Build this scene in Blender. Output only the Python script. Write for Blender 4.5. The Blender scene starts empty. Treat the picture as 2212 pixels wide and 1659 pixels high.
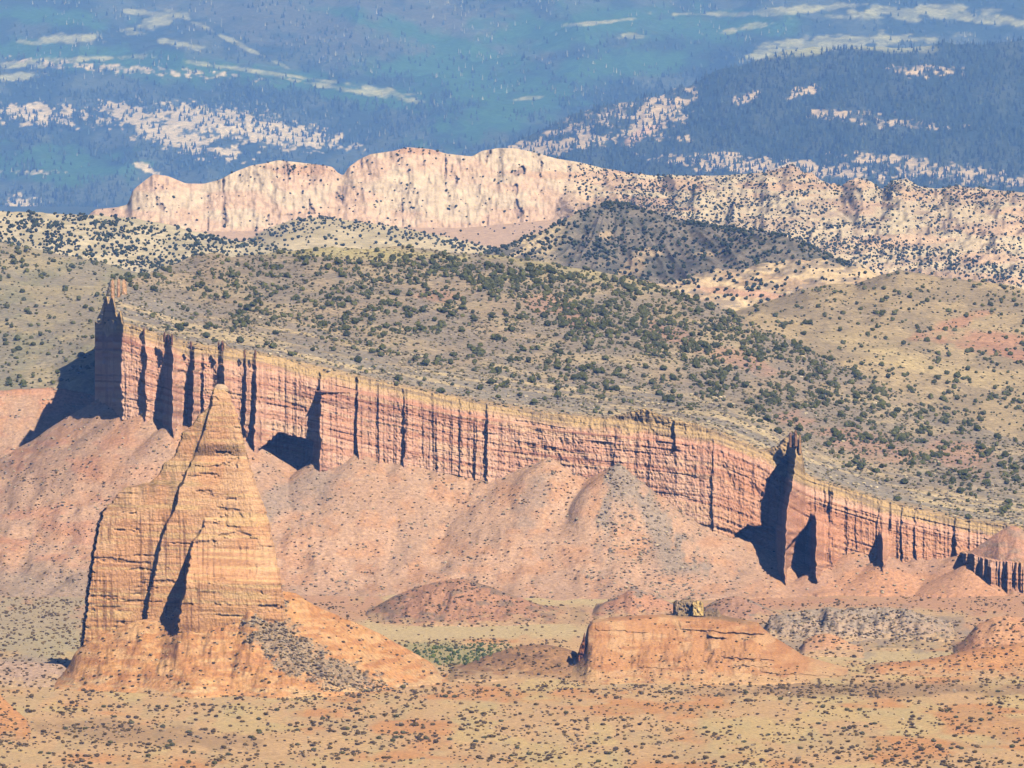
import bpy, bmesh, math
import numpy as np
from mathutils import Vector

sc = bpy.context.scene
COL = sc.collection
# ------------------------------------------------------------------ camera, sky, sun, exposure
F = 15817.0            # focal length in units of a 2212 x 1659 frame (8 degree telephoto)
HC = 250.0             # height of the overlook above the valley floor
PITCH = math.atan((829.5 - 282.0) / F)
cam_d = bpy.data.cameras.new('camera')
cam_d.sensor_width = 36.0
cam_d.lens = 36.0 * F / 2212.0
cam_d.clip_start = 1.0
cam_d.clip_end = 60000.0
cam = bpy.data.objects.new('camera', cam_d)
cam.location = (0, 0, HC)
cam.rotation_euler = (math.pi / 2 - PITCH, 0, 0)
COL.objects.link(cam)
sc.camera = cam

SUN_AZ, SUN_EL = math.radians(32), math.radians(40)
world = bpy.data.worlds.new('World')
sc.world = world
world.use_nodes = True
wn = world.node_tree
sky = wn.nodes.new('ShaderNodeTexSky')
sky.sky_type = 'NISHITA'
sky.sun_disc = False
sky.altitude = 2200
sky.air_density = 0.7
sky.dust_density = 0.2
sky.sun_elevation = SUN_EL
sky.sun_rotation = math.pi - SUN_AZ
wn.links.new(sky.outputs[0], wn.nodes['Background'].inputs[0])
wn.nodes['Background'].inputs[1].default_value = 0.05
sun_d = bpy.data.lights.new('sun', 'SUN')
sun_d.energy = 5.0
sun_d.angle = math.radians(0.5)
sun_d.color = (1.0, 0.95, 0.87)
sun = bpy.data.objects.new('sun', sun_d)
TOSUN = Vector((math.sin(SUN_AZ) * math.cos(SUN_EL), -math.cos(SUN_AZ) * math.cos(SUN_EL), math.sin(SUN_EL)))
sun.rotation_euler = TOSUN.to_track_quat('Z', 'Y').to_euler()
sun.location = (300, 0, 900)
COL.objects.link(sun)
vs = sc.view_settings
vs.view_transform = 'Standard'
vs.look = 'None'
vs.exposure = 0.62
vs.gamma = 1.0
vs.use_curve_mapping = False
sc.cycles.volume_bounces = 0
sc.cycles.max_bounces = 4
sc.cycles.diffuse_bounces = 0
sc.cycles.use_denoising = True

# ------------------------------------------------------------------ helpers: projection, noise, colour
ca, sa = math.cos(PITCH), math.sin(PITCH)


def P(px, py, D):
    """point on the ray of frame position (px, py) at ground distance D"""
    px, py, D = np.broadcast_arrays(np.asarray(px, float), np.asarray(py, float), np.asarray(D, float))
    u = (829.5 - py) / F
    dx = (px - 1106.0) / F
    dy = ca + u * sa
    dz = -sa + u * ca
    s = D / dy
    return np.stack([dx * s, D, HC + dz * s], -1)


def proj(p):
    q = p - np.array([0, 0, HC])
    f = q[..., 1] * ca - q[..., 2] * sa
    u = q[..., 1] * sa + q[..., 2] * ca
    return 1106.0 + F * q[..., 0] / f, 829.5 - F * u / f


_pr = np.random.RandomState(7)
PERM = np.tile(_pr.permutation(1024), 3)
VAL = _pr.rand(1024) * 2 - 1


def vnoise(x, y, seed=0):
    x = np.asarray(x, float) + seed * 37.17
    y = np.asarray(y, float) + seed * 91.73
    x, y = np.broadcast_arrays(x, y)
    ix = np.floor(x).astype(np.int64)
    iy = np.floor(y).astype(np.int64)
    fx = x - ix
    fy = y - iy
    fx = fx * fx * fx * (fx * (fx * 6 - 15) + 10)
    fy = fy * fy * fy * (fy * (fy * 6 - 15) + 10)

    def h(a, b):
        return VAL[PERM[(PERM[a & 1023] + b) & 1023]]
    v = (h(ix, iy) * (1 - fx) + h(ix + 1, iy) * fx) * (1 - fy) + (h(ix, iy + 1) * (1 - fx) + h(ix + 1, iy + 1) * fx) * fy
    return v


def fbm(x, y, oct=4, seed=0, gain=0.5, lac=2.03):
    s = 0
    a = 1.0
    n = 0
    for k in range(oct):
        s = s + a * vnoise(x, y, seed + k * 3)
        n += a
        x = np.asarray(x) * lac
        y = np.asarray(y) * lac
        a *= gain
    return s / n * 1.6


def ridged(x, y, oct=3, seed=0):
    s = 0
    a = 1.0
    n = 0
    for k in range(oct):
        s = s + a * (1 - np.abs(vnoise(x, y, seed + 5 * k)) * 2.2)
        n += a
        x = np.asarray(x) * 2.07
        y = np.asarray(y) * 2.07
        a *= 0.5
    return s / n


def sstep(a, b, x):
    t = np.clip((np.asarray(x, float) - a) / (b - a), 0, 1)
    return t * t * (3 - 2 * t)


def lin(c):
    c = np.asarray(c, float) / 255.0
    return np.where(c <= 0.04045, c / 12.92, ((c + 0.055) / 1.055) ** 2.4)


def mix(a, b, m):
    m = np.asarray(m)[..., None]
    return a * (1 - m) + b * m


def ip(pts, x, smooth=0):
    if np.isscalar(pts):
        return np.full_like(np.asarray(x, float), float(pts))
    pts = sorted(pts)
    xs = [p[0] for p in pts]
    ys = [p[1] for p in pts]
    if not smooth:
        return np.interp(x, xs, ys)
    s = 0
    for k, w in ((-2, .06), (-1, .24), (0, .4), (1, .24), (2, .06)):
        s = s + w * np.interp(np.asarray(x) + k * smooth, xs, ys)
    return s


def blob(px, py, cx, cy, rx, ry, rot=0.0, soft=0.35, seed=1, rough=0.45, fs=1.0):
    """soft-edged irregular patch, 1 inside"""
    c, s = math.cos(math.radians(rot)), math.sin(math.radians(rot))
    dx, dy = px - cx, py - cy
    u = (dx * c + dy * s) / rx
    v = (-dx * s + dy * c) / ry
    r = np.sqrt(u * u + v * v) + rough * fbm(px / (38 * fs), py / (16 * fs), 4, seed)
    return 1 - sstep(1 - soft, 1 + soft, r)


ALBEDO = 0.66         # tints are written as they read in full sun; real surfaces are darker


# ------------------------------------------------------------------ helpers: meshes, materials, tags
def tag(o, label=None, cat=None, group=None, kind=None):
    if label:
        o['label'] = label
    if cat:
        o['category'] = cat
    if group:
        o['group'] = group
    if kind:
        o['kind'] = kind
    return o


def raw_mesh(name, V, Fc, cols=None, smooth=True):
    V = np.ascontiguousarray(V, np.float32)
    Fc = np.ascontiguousarray(Fc, np.int32)
    k = Fc.shape[1]
    me = bpy.data.meshes.new(name)
    me.vertices.add(len(V))
    me.vertices.foreach_set('co', V.ravel())
    me.loops.add(Fc.size)
    me.loops.foreach_set('vertex_index', Fc.ravel())
    me.polygons.add(len(Fc))
    me.polygons.foreach_set('loop_start', np.arange(0, Fc.size, k, dtype=np.int32))
    me.polygons.foreach_set('use_smooth', np.full(len(Fc), smooth))
    me.update(calc_edges=True)
    if cols is not None:
        a = me.attributes.new('tint', 'FLOAT_COLOR', 'POINT')
        c = np.ones((len(V), 4), np.float32)
        c[:, :3] = np.clip(np.asarray(cols) * ALBEDO, 0.012, 0.6)
        a.data.foreach_set('color', c.ravel())
    return me


def mesh_obj(name, V, Fc, mat, cols=None, smooth=True, parent=None, origin=None):
    V = np.asarray(V, float)
    if origin is not None:
        V = V - np.asarray(origin, float)
    me = raw_mesh(name, V, Fc, cols, smooth)
    me.materials.append(mat)
    o = bpy.data.objects.new(name, me)
    COL.objects.link(o)
    if parent is not None:
        o.parent = parent
    if origin is not None:
        o.location = [float(v) for v in origin]
    return o


def empty(name, loc):
    o = bpy.data.objects.new(name, None)
    o.location = [float(v) for v in loc]
    o.empty_display_size = 5
    COL.objects.link(o)
    return o


def gridf(nr, nc):
    i = np.arange(nr * nc).reshape(nr, nc)
    return np.stack([i[:-1, :-1], i[:-1, 1:], i[1:, 1:], i[1:, :-1]], -1).reshape(-1, 4)


def grid_obj(name, G, C, mat, parent=None, origin=None, smooth=True):
    nr, nc = G.shape[:2]
    return mesh_obj(name, G.reshape(-1, 3), gridf(nr, nc), mat, C.reshape(-1, 3), smooth, parent, origin)


def material(name, scale, amount, rough=0.95, bump=0.0, zs=1.0, spec=0.1):
    """tint attribute broken up by object-space noise at two scales"""
    m = bpy.data.materials.new(name)
    m.use_nodes = True
    nt = m.node_tree
    b = nt.nodes['Principled BSDF']
    b.inputs['Roughness'].default_value = rough
    b.inputs['Specular IOR Level'].default_value = spec
    at = nt.nodes.new('ShaderNodeAttribute')
    at.attribute_name = 'tint'
    geo = nt.nodes.new('ShaderNodeNewGeometry')
    mp = nt.nodes.new('ShaderNodeMapping')
    mp.inputs['Scale'].default_value = (1, 1, zs)
    nt.links.new(geo.outputs['Position'], mp.inputs['Vector'])
    n1 = nt.nodes.new('ShaderNodeTexNoise')
    n1.inputs['Scale'].default_value = scale
    n1.inputs['Detail'].default_value = 5
    n1.inputs['Roughness'].default_value = 0.65
    nt.links.new(mp.outputs[0], n1.inputs['Vector'])
    mr = nt.nodes.new('ShaderNodeMapRange')
    mr.inputs['From Min'].default_value = 0.3
    mr.inputs['From Max'].default_value = 0.7
    mr.inputs['To Min'].default_value = 1 - amount
    mr.inputs['To Max'].default_value = 1 + amount
    nt.links.new(n1.outputs[0], mr.inputs[0])
    mx = nt.nodes.new('ShaderNodeMix')
    mx.data_type = 'RGBA'
    mx.blend_type = 'MULTIPLY'
    mx.inputs[0].default_value = 1.0
    nt.links.new(at.outputs['Color'], mx.inputs[6])
    nt.links.new(mr.outputs[0], mx.inputs[7])
    nt.links.new(mx.outputs[2], b.inputs['Base Color'])
    if bump:
        bp = nt.nodes.new('ShaderNodeBump')
        bp.inputs['Strength'].default_value = 0.7
        bp.inputs['Distance'].default_value = bump
        nt.links.new(n1.outputs[0], bp.inputs['Height'])
        nt.links.new(bp.outputs[0], b.inputs['Normal'])
    return m


M_SOIL = material('desert_soil', 0.5, 0.34, bump=0.9)
M_ROCK = material('red_sandstone', 0.6, 0.26, bump=0.6, zs=3.0)
M_HILL = material('stony_hillside', 0.3, 0.4, bump=1.4)
M_FAR = material('pale_sandstone', 0.12, 0.26, bump=3.0)
M_MTN = material('mountain_ground', 0.05, 0.4, bump=6.0)
M_LEAF = material('foliage', 1.2, 0.35, rough=0.9, spec=0.15)
M_STONE = material('boulder_stone', 0.8, 0.25, bump=0.2)


def add_skirts(G, C, front=(40, 40), back=(180, 70)):
    f = G[:1].copy()
    f[..., 1] -= front[0]
    f[..., 2] -= front[1]
    b = G[-1:].copy()
    b[..., 1] += back[0]
    b[..., 2] -= back[1]
    m = b.copy()
    m[..., 1] -= back[0] * 0.6
    m[..., 2] += back[1] * 0.72
    return np.concatenate([f, G, m, b]), np.concatenate([C[:1], C, C[-1:], C[-1:]])


def loft(curves, xr=(-140, 2352), xstep=2.0, rstep=1.6, xsm=6, wide=500):
    px = np.arange(xr[0], xr[1] + .1, xstep)
    if xr[0] == -140:
        px = np.concatenate([np.arange(-140 - wide, -140, 9.0), px])
    if xr[1] == 2352:
        px = np.concatenate([px, np.arange(2361, 2361 + wide, 9.0)])
    cy = [ip(c[0], px, xsm) for c in curves]
    cd = [ip(c[1], px, xsm * 3) for c in curves]
    PY, DD = [], []
    for k in range(len(curves) - 1):
        n = int(max(3, np.abs(cy[k] - cy[k + 1]).max() / rstep))
        for t in np.arange(n) / n:
            PY.append(cy[k] * (1 - t) + cy[k + 1] * t)
            DD.append(cd[k] * (1 - t) + cd[k + 1] * t)
    PY.append(cy[-1])
    DD.append(cd[-1])
    PY = np.array(PY)
    DD = np.array(DD)
    PX = np.broadcast_to(px, PY.shape).copy()
    return PX, PY, P(PX, PY, DD)


def scatter(rng, G, n, dens, PYg=None):
    """n random points on grid G, evenly over the part of it the overlook sees, weighted by dens"""
    px, py = proj(G)
    w = np.clip(py[:-1, :-1] - py[1:, :-1], 0, None) * np.clip(dens[:-1, :-1], 0, None) * np.abs(px[:-1, 1:] - px[:-1, :-1])
    w = w.ravel()
    cum = np.cumsum(w)
    k = np.searchsorted(cum, rng.rand(n) * cum[-1])
    k = np.clip(k, 0, len(w) - 1)
    nc = G.shape[1] - 1
    i, j = k // nc, k % nc
    a, b = rng.rand(n)[:, None], rng.rand(n)[:, None]
    return (G[i, j] * (1 - a) + G[i + 1, j] * a) * (1 - b) + (G[i, j + 1] * (1 - a) + G[i + 1, j + 1] * a) * b


# ------------------------------------------------------------------ plant and stone patterns
def ico(sub):
    bm = bmesh.new()
    bmesh.ops.create_icosphere(bm, subdivisions=sub, radius=1)
    v = np.array([x.co[:] for x in bm.verts])
    f = np.array([[q.index for q in x.verts] for x in bm.faces])
    bm.free()
    return v, f


ICO1, ICO2 = ico(1), ico(2)


def bush_pattern(rng, blobs=2, base=ICO2, leaves=0, flat=0.75, conic=0.0):
    """crown of several ragged lobes sunk into each other, plus loose leaf clumps; unit width, foot at z=0"""
    Vs, Fs, Cs = [], [], []
    n = 0
    for k in range(blobs):
        v, f = base
        r = 0.5 if k == 0 else rng.uniform(.22, .36)
        c = np.zeros(3) if k == 0 else np.array([rng.uniform(-.3, .3), rng.uniform(-.3, .3), rng.uniform(-.05, .3)])
        bump = 1 + rng.uniform(-.28, .28, len(v))
        q = v * bump[:, None] * r
        q[:, 2] *= flat
        q = q + c
        Vs.append(q)
        Fs.append(f + n)
        Cs.append(rng.uniform(.75, 1.25, len(v)))
        n += len(v)
    if leaves:
        d = rng.normal(size=(leaves, 3))
        d[:, 2] = np.abs(d[:, 2]) - .3
        d /= np.linalg.norm(d, axis=1)[:, None]
        c = d * rng.uniform(.42, .6, leaves)[:, None]
        c[:, 2] *= flat
        t = rng.normal(size=(leaves, 3, 3)) * .065
        Vs.append((c[:, None] + t).reshape(-1, 3))
        Fs.append(np.arange(leaves * 3).reshape(-1, 3) + n)
        Cs.append(np.repeat(rng.uniform(.7, 1.5, leaves), 3))
    V = np.concatenate(Vs)
    if conic:
        V[:, :2] *= (1.15 - conic * np.clip(V[:, 2:3] + .3, 0, 1))
    V[:, 2] -= V[:, 2].min() * 0.8
    return V, np.concatenate(Fs), np.concatenate(Cs)


def conifer_pattern(rng, sides=6):
    Vs, Fs = [], []
    n = 0
    for z0, z1, r in ((0.08, .55, .5), (.35, .8, .36), (.62, 1.0, .22)):
        a = np.arange(sides) / sides * 2 * np.pi + rng.rand() * 6
        rr = r * rng.uniform(.7, 1.2, sides)
        ring = np.stack([np.cos(a) * rr, np.sin(a) * rr, np.full(sides, z0) + rng.uniform(-.05, .05, sides)], -1)
        Vs.append(np.concatenate([ring, [[0, 0, z1]]]))
        Fs.append(np.array([[n + i, n + (i + 1) % sides, n + sides] for i in range(sides)]))
        n += sides + 1
    V = np.concatenate(Vs)
    return V, np.concatenate(Fs), rng.uniform(.8, 1.2, len(V))


def stone_pattern(rng):
    v, f = ICO1
    q = v * (1 + rng.uniform(-.3, .3, len(v)))[:, None]
    q = np.sign(q) * np.abs(q) ** .8 * .5
    q[:, 2] = q[:, 2] * .8 + .25
    return q, f, rng.uniform(.85, 1.15, len(v))


def spread(name, pats, pos, w, h, cols, mat, rng, smooth=False):
    """one mesh holding a copy of a pattern at every position"""
    Vs, Fs, Cs = [], [], []
    n = 0
    pick = rng.randint(0, len(pats), len(pos))
    for k, (v, f, c) in enumerate(pats):
        s = np.where(pick == k)[0]
        if not len(s):
            continue
        a = rng.rand(len(s)) * 2 * np.pi
        co, si = np.cos(a)[:, None], np.sin(a)[:, None]
        x = v[None, :, 0] * co - v[None, :, 1] * si
        y = v[None, :, 0] * si + v[None, :, 1] * co
        X = np.stack([x * w[s][:, None], y * w[s][:, None], np.broadcast_to(v[None, :, 2], x.shape) * h[s][:, None]], -1) + pos[s][:, None]
        Vs.append(X.reshape(-1, 3))
        Fs.append((f[None] + (np.arange(len(s)) * len(v))[:, None, None] + n).reshape(-1, 3))
        Cs.append((cols[s][:, None, :] * c[None, :, None]).reshape(-1, 3))
        n += len(s) * len(v)
    return mesh_obj(name, np.concatenate(Vs), np.concatenate(Fs), mat, np.concatenate(Cs), smooth)


def individuals(name, pats, pos, w, h, tints, mat, rng, labeler, cat, smooth=False):
    """one object each, sharing the meshes of a few patterns"""
    protos = []
    for t in tints:
        for (v, f, c) in pats:
            me = raw_mesh(name, v, f, np.asarray(t)[None] * c[:, None], smooth)
            me.materials.append(mat)
            o = bpy.data.objects.new(name, me)
            protos.append(o)
    used = set()
    for i in range(len(pos)):
        k = rng.randint(len(protos))
        o = protos[k] if k not in used else protos[k].copy()
        used.add(k)
        COL.objects.link(o)
        o.location = [float(q) for q in pos[i]]
        o.scale = (float(w[i]), float(w[i]), float(h[i]))
        o.rotation_euler = (0, 0, float(rng.rand() * 6.28))
        lab, grp = labeler(pos[i])
        tag(o, lab, cat, grp)


rng = np.random.RandomState(11)

# ------------------------------------------------------------------ valley floor
ORANGE, TAN, STRAW = lin((218, 160, 108)), lin((218, 178, 132)), lin((218, 186, 134))
PINKR, RED, GREYD = lin((206, 156, 128)), lin((206, 146, 116)), lin((166, 150, 136))
SAGEG = lin((186, 178, 138))


def floor_z(x, y):
    return 0.9 * fbm(x / 60, y / 90, 3, 2) + 0.25 * fbm(x / 12, y / 14, 3, 9)


cols_px = np.concatenate([np.linspace(-9000, -160, 30), np.arange(-140, 2353, 2.5), np.linspace(2380, 11000, 30)])
rows_y = np.concatenate([np.linspace(-350, 2600, 24), np.arange(2640, 4420, 3.5), np.linspace(4450, 39500, 70)])
gy, gp = np.meshgrid(rows_y, cols_px, indexing='ij')
gx = (gp - 1106) / F * np.maximum(gy, 2640) * 1.0
gz = floor_z(gx, gy)
G_floor = np.stack([gx, gy, gz], -1)
fpx, fpy = proj(np.where(gy[..., None] > 100, G_floor, np.array([0, 3000.0, 0])))
n1 = fbm(gx / 26, gy / 110, 4, 21)
n2 = fbm(gx / 9, gy / 60, 4, 31)
C = mix(np.broadcast_to(TAN, G_floor.shape), STRAW, sstep(-.1, .35, n1))
C = mix(C, ORANGE, sstep(.05, .5, fbm(gx / 40, gy / 90, 4, 41) - .28 + .25 * sstep(1300, 2200, fpx) * sstep(1480, 1600, fpy)))
C = mix(C, SAGEG, .22 * sstep(.15, .5, n2))
C = mix(C, lin((166, 134, 102)), .7 * blob(fpx, fpy, 1900, 1490, 420, 14, seed=3) + .55 * blob(fpx, fpy, 300, 1585, 260, 22, 6, seed=4))
C = mix(C, PINKR, sstep(3560, 3760, gy) * .75)
pale = np.maximum(blob(fpx, fpy, 1180, 1292, 330, 22, seed=5, rough=.3), blob(fpx, fpy, 1000, 1362, 330, 22, seed=6, rough=.3))
pale = np.maximum(pale, blob(fpx, fpy, 1980, 1420, 200, 14, seed=61, rough=.3))
pale = np.maximum(pale, blob(fpx, fpy, 1850, 1330, 260, 16, seed=62, rough=.3) * .6)
C = mix(C, lin((214, 188, 144)), pale)
C = mix(C, lin((164, 160, 112)), .7 * blob(fpx, fpy, 990, 1418, 150, 24, seed=7))
C = mix(C, lin((186, 172, 142)), .8 * blob(fpx, fpy, 60, 1350, 190, 75, seed=8))
C = mix(C, lin((182, 158, 140)), .8 * blob(fpx, fpy, 40, 1440, 100, 22, seed=9, rough=.2))
C = mix(C, GREYD, .75 * blob(fpx, fpy, 1850, 1365, 270, 40, seed=10))
C = mix(C, lin((70, 80, 66)), sstep(9000, 11000, gy))
tag(grid_obj('ground', G_floor, C, M_SOIL), 'tan and orange desert valley floor dotted with low shrubs', 'ground', kind='structure')


# ------------------------------------------------------------------ mounds (small hills rising off the floor)
def mound_grid(ridge, D, front, back, plateau=0.0, p=1.0, xstep=1.5, n=90, gully=0.12, gs=6.0, seed=1, sm=3, zmin=-1.2, ledge=0.0, warp=3.0):
    px = np.arange(ridge[0][0], ridge[-1][0] + .1, xstep)
    Dr = ip(D, px, 10)
    ry = ip(ridge, px, sm)
    R = P(px, ry, Dr)
    zr = np.maximum(R[:, 2], 0.0)
    fl = ip(front, px, 6) * (1 + .14 * fbm(px / 120, 0 * px, 2, seed + 11))
    bl = ip(back, px, 6)
    tf = np.linspace(0, 1, n)
    rows = []
    ts = []
    for t in tf:
        rows.append(Dr - fl * (1 - t))
        ts.append(np.full_like(px, t))
    if plateau:
        for t in np.linspace(.1, 1, 8):
            rows.append(Dr + plateau * t)
            ts.append(np.full_like(px, 1 + .02 * t))
    for t in np.linspace(.05, 1, 18):
        rows.append(Dr + plateau + bl * t)
        ts.append(np.full_like(px, 1 - t))
    Y = np.array(rows)
    T = np.array(ts)
    X = R[:, 0][None] / Dr[None] * Y
    g = gully * (fbm(X / gs, Y / (gs * 3.5) + 3, 4, seed) + .35 * ridged(X / (gs * 1.6), Y / (gs * 6), 3, seed + 2))
    T2 = np.clip(T + .0 * X, 0, 1.02)
    S = np.clip(T2, 0, 1) ** p
    Z = zr[None] * S
    if ledge:
        Z = Z + ledge * np.sin(Z / 2.6 + 2 * fbm(X / 20, Y / 20, 2, seed + 4)) * np.clip(T2 * (1 - T2) * 4, 0, 1)
    Z = Z + zr[None] * g * np.clip(np.minimum(T2, 1) * (1.06 - np.minimum(T2, 1)) * 4, 0, 1)
    edge = sstep(0, 26, np.minimum(px - px[0], px[-1] - px))
    Z = np.where(T <= .012, zmin, Z) * edge[None] + zmin * (1 - edge[None])
    Z[-1] = zmin
    PXg = np.broadcast_to(px, Y.shape)
    return PXg, T, np.stack([X, Y, Z], -1)


# ------------------------------------------------------------------ temple-like monolith on its apron
TD = 3312.0
TL = [(462, 838), (456, 850), (450, 880), (428, 898), (415, 918), (396, 932), (385, 960), (374, 988), (351, 1002), (342, 1026), (322, 1042), (270, 1052),
      (250, 1068), (243, 1085), (217, 1104), (208, 1140), (198, 1190), (190, 1240), (184, 1300), (178, 1360), (173, 1400), (166, 1460)]
TR = [(484, 838), (493, 852), (507, 880), (516, 906), (527, 960), (541, 1012), (556, 1055), (575, 1105), (586, 1150), (595, 1200), (602, 1230), (608, 1265),
      (618, 1330), (640, 1460)]
ty = np.arange(838, 1460, 1.6)
xl = np.interp(ty, [b for a, b in TL], [a for a, b in TL]) + 2.0 * vnoise(ty / 7, 0 * ty, 3) + 1.2 * vnoise(ty / 2.6, 0 * ty, 5)
xr_ = np.interp(ty, [b for a, b in TR], [a for a, b in TR]) + 1.6 * vnoise(ty / 9, 0 * ty, 8) + 1.3 * vnoise(ty / 3, 0 * ty, 6)
nf, nb = 430, 60
tt = np.linspace(0, 1, nf)
TPX = xl[:, None] * (1 - tt) + xr_[:, None] * tt
TPY = np.broadcast_to(ty[:, None], TPX.shape)
c1 = np.interp(ty, [838, 860, 915, 980, 1000, 1060, 1100, 1130, 1170, 1245, 1280, 1335, 1470], [456, 461, 447, 425, 414, 387, 380, 362, 350, 335, 325, 318, 308])[:, None] + 2.0 * vnoise(ty / 9, 0 * ty, 12)[:, None]
c2 = np.interp(ty, [838, 1120, 1140, 1170, 1200, 1260, 1300, 1335, 1470], [452, 446, 441, 420, 412, 402, 396, 388, 370])[:, None] + 3.2 * vnoise(ty / 6, 0 * ty, 14)[:, None]
d1 = np.interp(ty, [838, 870, 960, 985, 1000, 1100, 1250, 1335], [.8, 3.2, 3.6, .8, 2.6, 5.4, 5.4, 5.4])[:, None]
d2 = np.interp(ty, [838, 1118, 1125, 1150, 1190, 1215, 1260, 1330], [0, 0, 2.2, 3.5, 5, 17, 26, 26])[:, None]
off = d1 * sstep(-5.0, 0, TPX - c1) + d2 * sstep(-6, 0, TPX - c2)
# upper seam face of the pyramid, its right shoulder turning away, left edge turning back
off -= 3.5 * sstep(.985, 1.0, tt)[None] * sstep(850, 900, ty)[:, None] + 1.2 * sstep(.9, 1.0, tt)[None]
off -= 26 * (1 - np.clip((TPX - xl[:, None]) / 7.0, 0, 1)) * sstep(1095, 1115, ty)[:, None] + 1.5 * (1 - sstep(0, 4, TPX - xl[:, None]))
TPT = P(TPX, TPY, TD - off)
zz = TPT[..., 2]
dipz = zz + 0.035 * TPT[..., 0]
patchy = sstep(-.25, .45, fbm(TPX / 60, TPY / 40, 3, 51)) * (1 - .75 * sstep(455, 475, TPX) * (1 - sstep(1060, 1130, TPY)))
led = np.tanh(3.5 * vnoise(dipz / 1.3, TPX / 110, 53)) * .34 + np.tanh(3 * vnoise(dipz / .6, TPX / 60, 54)) * .2
off2 = off + (.08 + .42 * patchy) * led + .3 * fbm(TPX / 7, TPY / 60, 3, 55) * (.25 + patchy) + .14 * fbm(TPX / 3, TPY / 5, 2, 56)
cutled = sstep(.5, .62, vnoise(dipz / 1.6, TPX / 70, 57) + .25 * vnoise(TPX / 8, TPY / 3, 58)) * sstep(.1, .35, fbm(TPX / 55, TPY / 30, 2, 59))
off2 = off2 - .8 * cutled
TPT = P(TPX, TPY, TD - off2)
wid = np.linalg.norm(TPT[:, -1] - TPT[:, 0], axis=1)
th = np.clip(.42 * wid, 3.5, 34)[:, None]
bt = np.linspace(0, np.pi, nb + 2)[1:-1]
bx = xr_[:, None] * (1 + np.cos(bt))[None] / 2 + xl[:, None] * (1 - np.cos(bt))[None] / 2
bd = TD + 2 + th * np.sin(bt)[None] + 1.2 * fbm(bx / 9, ty[:, None] / 20, 3, 60)
bz = TPT[:, :1, 2]
BPT = np.stack([(bx - 1106) / F * TD * (1 + 0 * bd), bd, np.broadcast_to(bz, bd.shape)], -1)
RING = np.concatenate([TPT, BPT, TPT[:, :1]], 1)
top = RING[:1].mean(1, keepdims=True) + np.zeros_like(RING[:1])
RING = np.concatenate([top, RING])
rpx, rpy = proj(RING)
strat = RING[..., 2] + .035 * RING[..., 0]
tc = mix(np.broadcast_to(lin((222, 167, 124)), RING.shape), lin((228, 180, 138)), sstep(-.2, .5, fbm(rpx / 60, rpy / 70, 3, 61) + .5 * sstep(440, 520, rpx) * (1 - sstep(1080, 1250, rpy))))
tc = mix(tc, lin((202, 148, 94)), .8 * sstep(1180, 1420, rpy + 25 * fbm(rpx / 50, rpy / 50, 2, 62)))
tc = mix(tc, lin((160, 112, 74)), .38 * sstep(.3, .6, vnoise(strat / .8, rpx / 120, 63) + .5 * fbm(rpx / 40, rpy / 12, 3, 64)))
tc = mix(tc, lin((228, 190, 136)), .6 * sstep(.35, .6, vnoise(strat / 1.3, rpx / 150, 65)))
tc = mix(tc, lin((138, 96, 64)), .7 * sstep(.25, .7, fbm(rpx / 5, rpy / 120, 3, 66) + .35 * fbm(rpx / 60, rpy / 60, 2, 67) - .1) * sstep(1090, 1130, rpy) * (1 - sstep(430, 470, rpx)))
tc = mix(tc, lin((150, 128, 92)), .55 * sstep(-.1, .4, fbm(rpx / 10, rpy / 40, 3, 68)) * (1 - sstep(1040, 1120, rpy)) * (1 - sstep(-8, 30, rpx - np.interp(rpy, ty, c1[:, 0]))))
temple = empty('rock_temple', P(400, 1440, TD) * np.array([1, 1, 0]))
tag(temple, 'tall orange pyramid-shaped sandstone monolith standing on a cone of debris', 'rock monolith')
org = np.array(temple.location)
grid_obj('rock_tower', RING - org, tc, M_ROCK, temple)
# pale capstone dome
v, f = ICO2
cv = v * (1 + .12 * fbm(v[:, 0] * 2, v[:, 1] * 2 + v[:, 2] * 2, 2, 70))[:, None]
cp = P(477, 842, TD + 1.5)[None] + cv * np.array([3.7, 3.0, 3.0])
cp[:, 2] = np.maximum(cp[:, 2], cp[:, 2].min() + 1.0)
mesh_obj('capstone', cp - org, f, M_ROCK, np.broadcast_to(lin((214, 182, 152)), cp.shape), True, temple)
# apron
AR = [(100, 1482), (130, 1462), (150, 1436), (160, 1412), (175, 1398), (215, 1372), (300, 1340), (345, 1336), (372, 1328), (385, 1305), (432, 1290), (470, 1270), (505, 1262),
      (522, 1246), (538, 1234), (552, 1238), (566, 1258), (590, 1272), (640, 1282), (672, 1304), (700, 1318), (740, 1334), (780, 1350), (830, 1374), (880, 1402), (925, 1428), (945, 1442), (962, 1468)]
APX, APT, G_apron = mound_grid(AR, [(100, 3306), (640, 3306), (960, 3352)], [(100, 22), (250, 50), (540, 84), (700, 82), (960, 34)], [(100, 20), (500, 90), (960, 30)], p=1.12, n=150, gully=.045, gs=7, seed=81, ledge=.5, xstep=1.25)
gxx, gyy, gzz = G_apron[..., 0], G_apron[..., 1], G_apron[..., 2]
apx, apy = proj(G_apron)
ac = mix(np.broadcast_to(lin((212, 158, 106)), G_apron.shape), lin((200, 142, 92)), sstep(-.2, .5, fbm(apx / 40, apy / 14, 3, 82)))
ac = mix(ac, lin((222, 178, 130)), .6 * sstep(.1, .5, fbm(apx / 30, apy / 9, 3, 84)))
strip_c = np.interp(apy, [1230, 1270, 1330, 1380, 1430, 1480, 1510], [540, 560, 580, 600, 660, 780, 850])
strip_w = np.interp(apy, [1230, 1280, 1340, 1400, 1450, 1500], [24, 34, 48, 70, 90, 90])
debris = 1 - sstep(.6, 1.15, np.abs(apx - strip_c) / strip_w + .4 * fbm(apx / 20, apy / 12, 3, 83))
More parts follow.
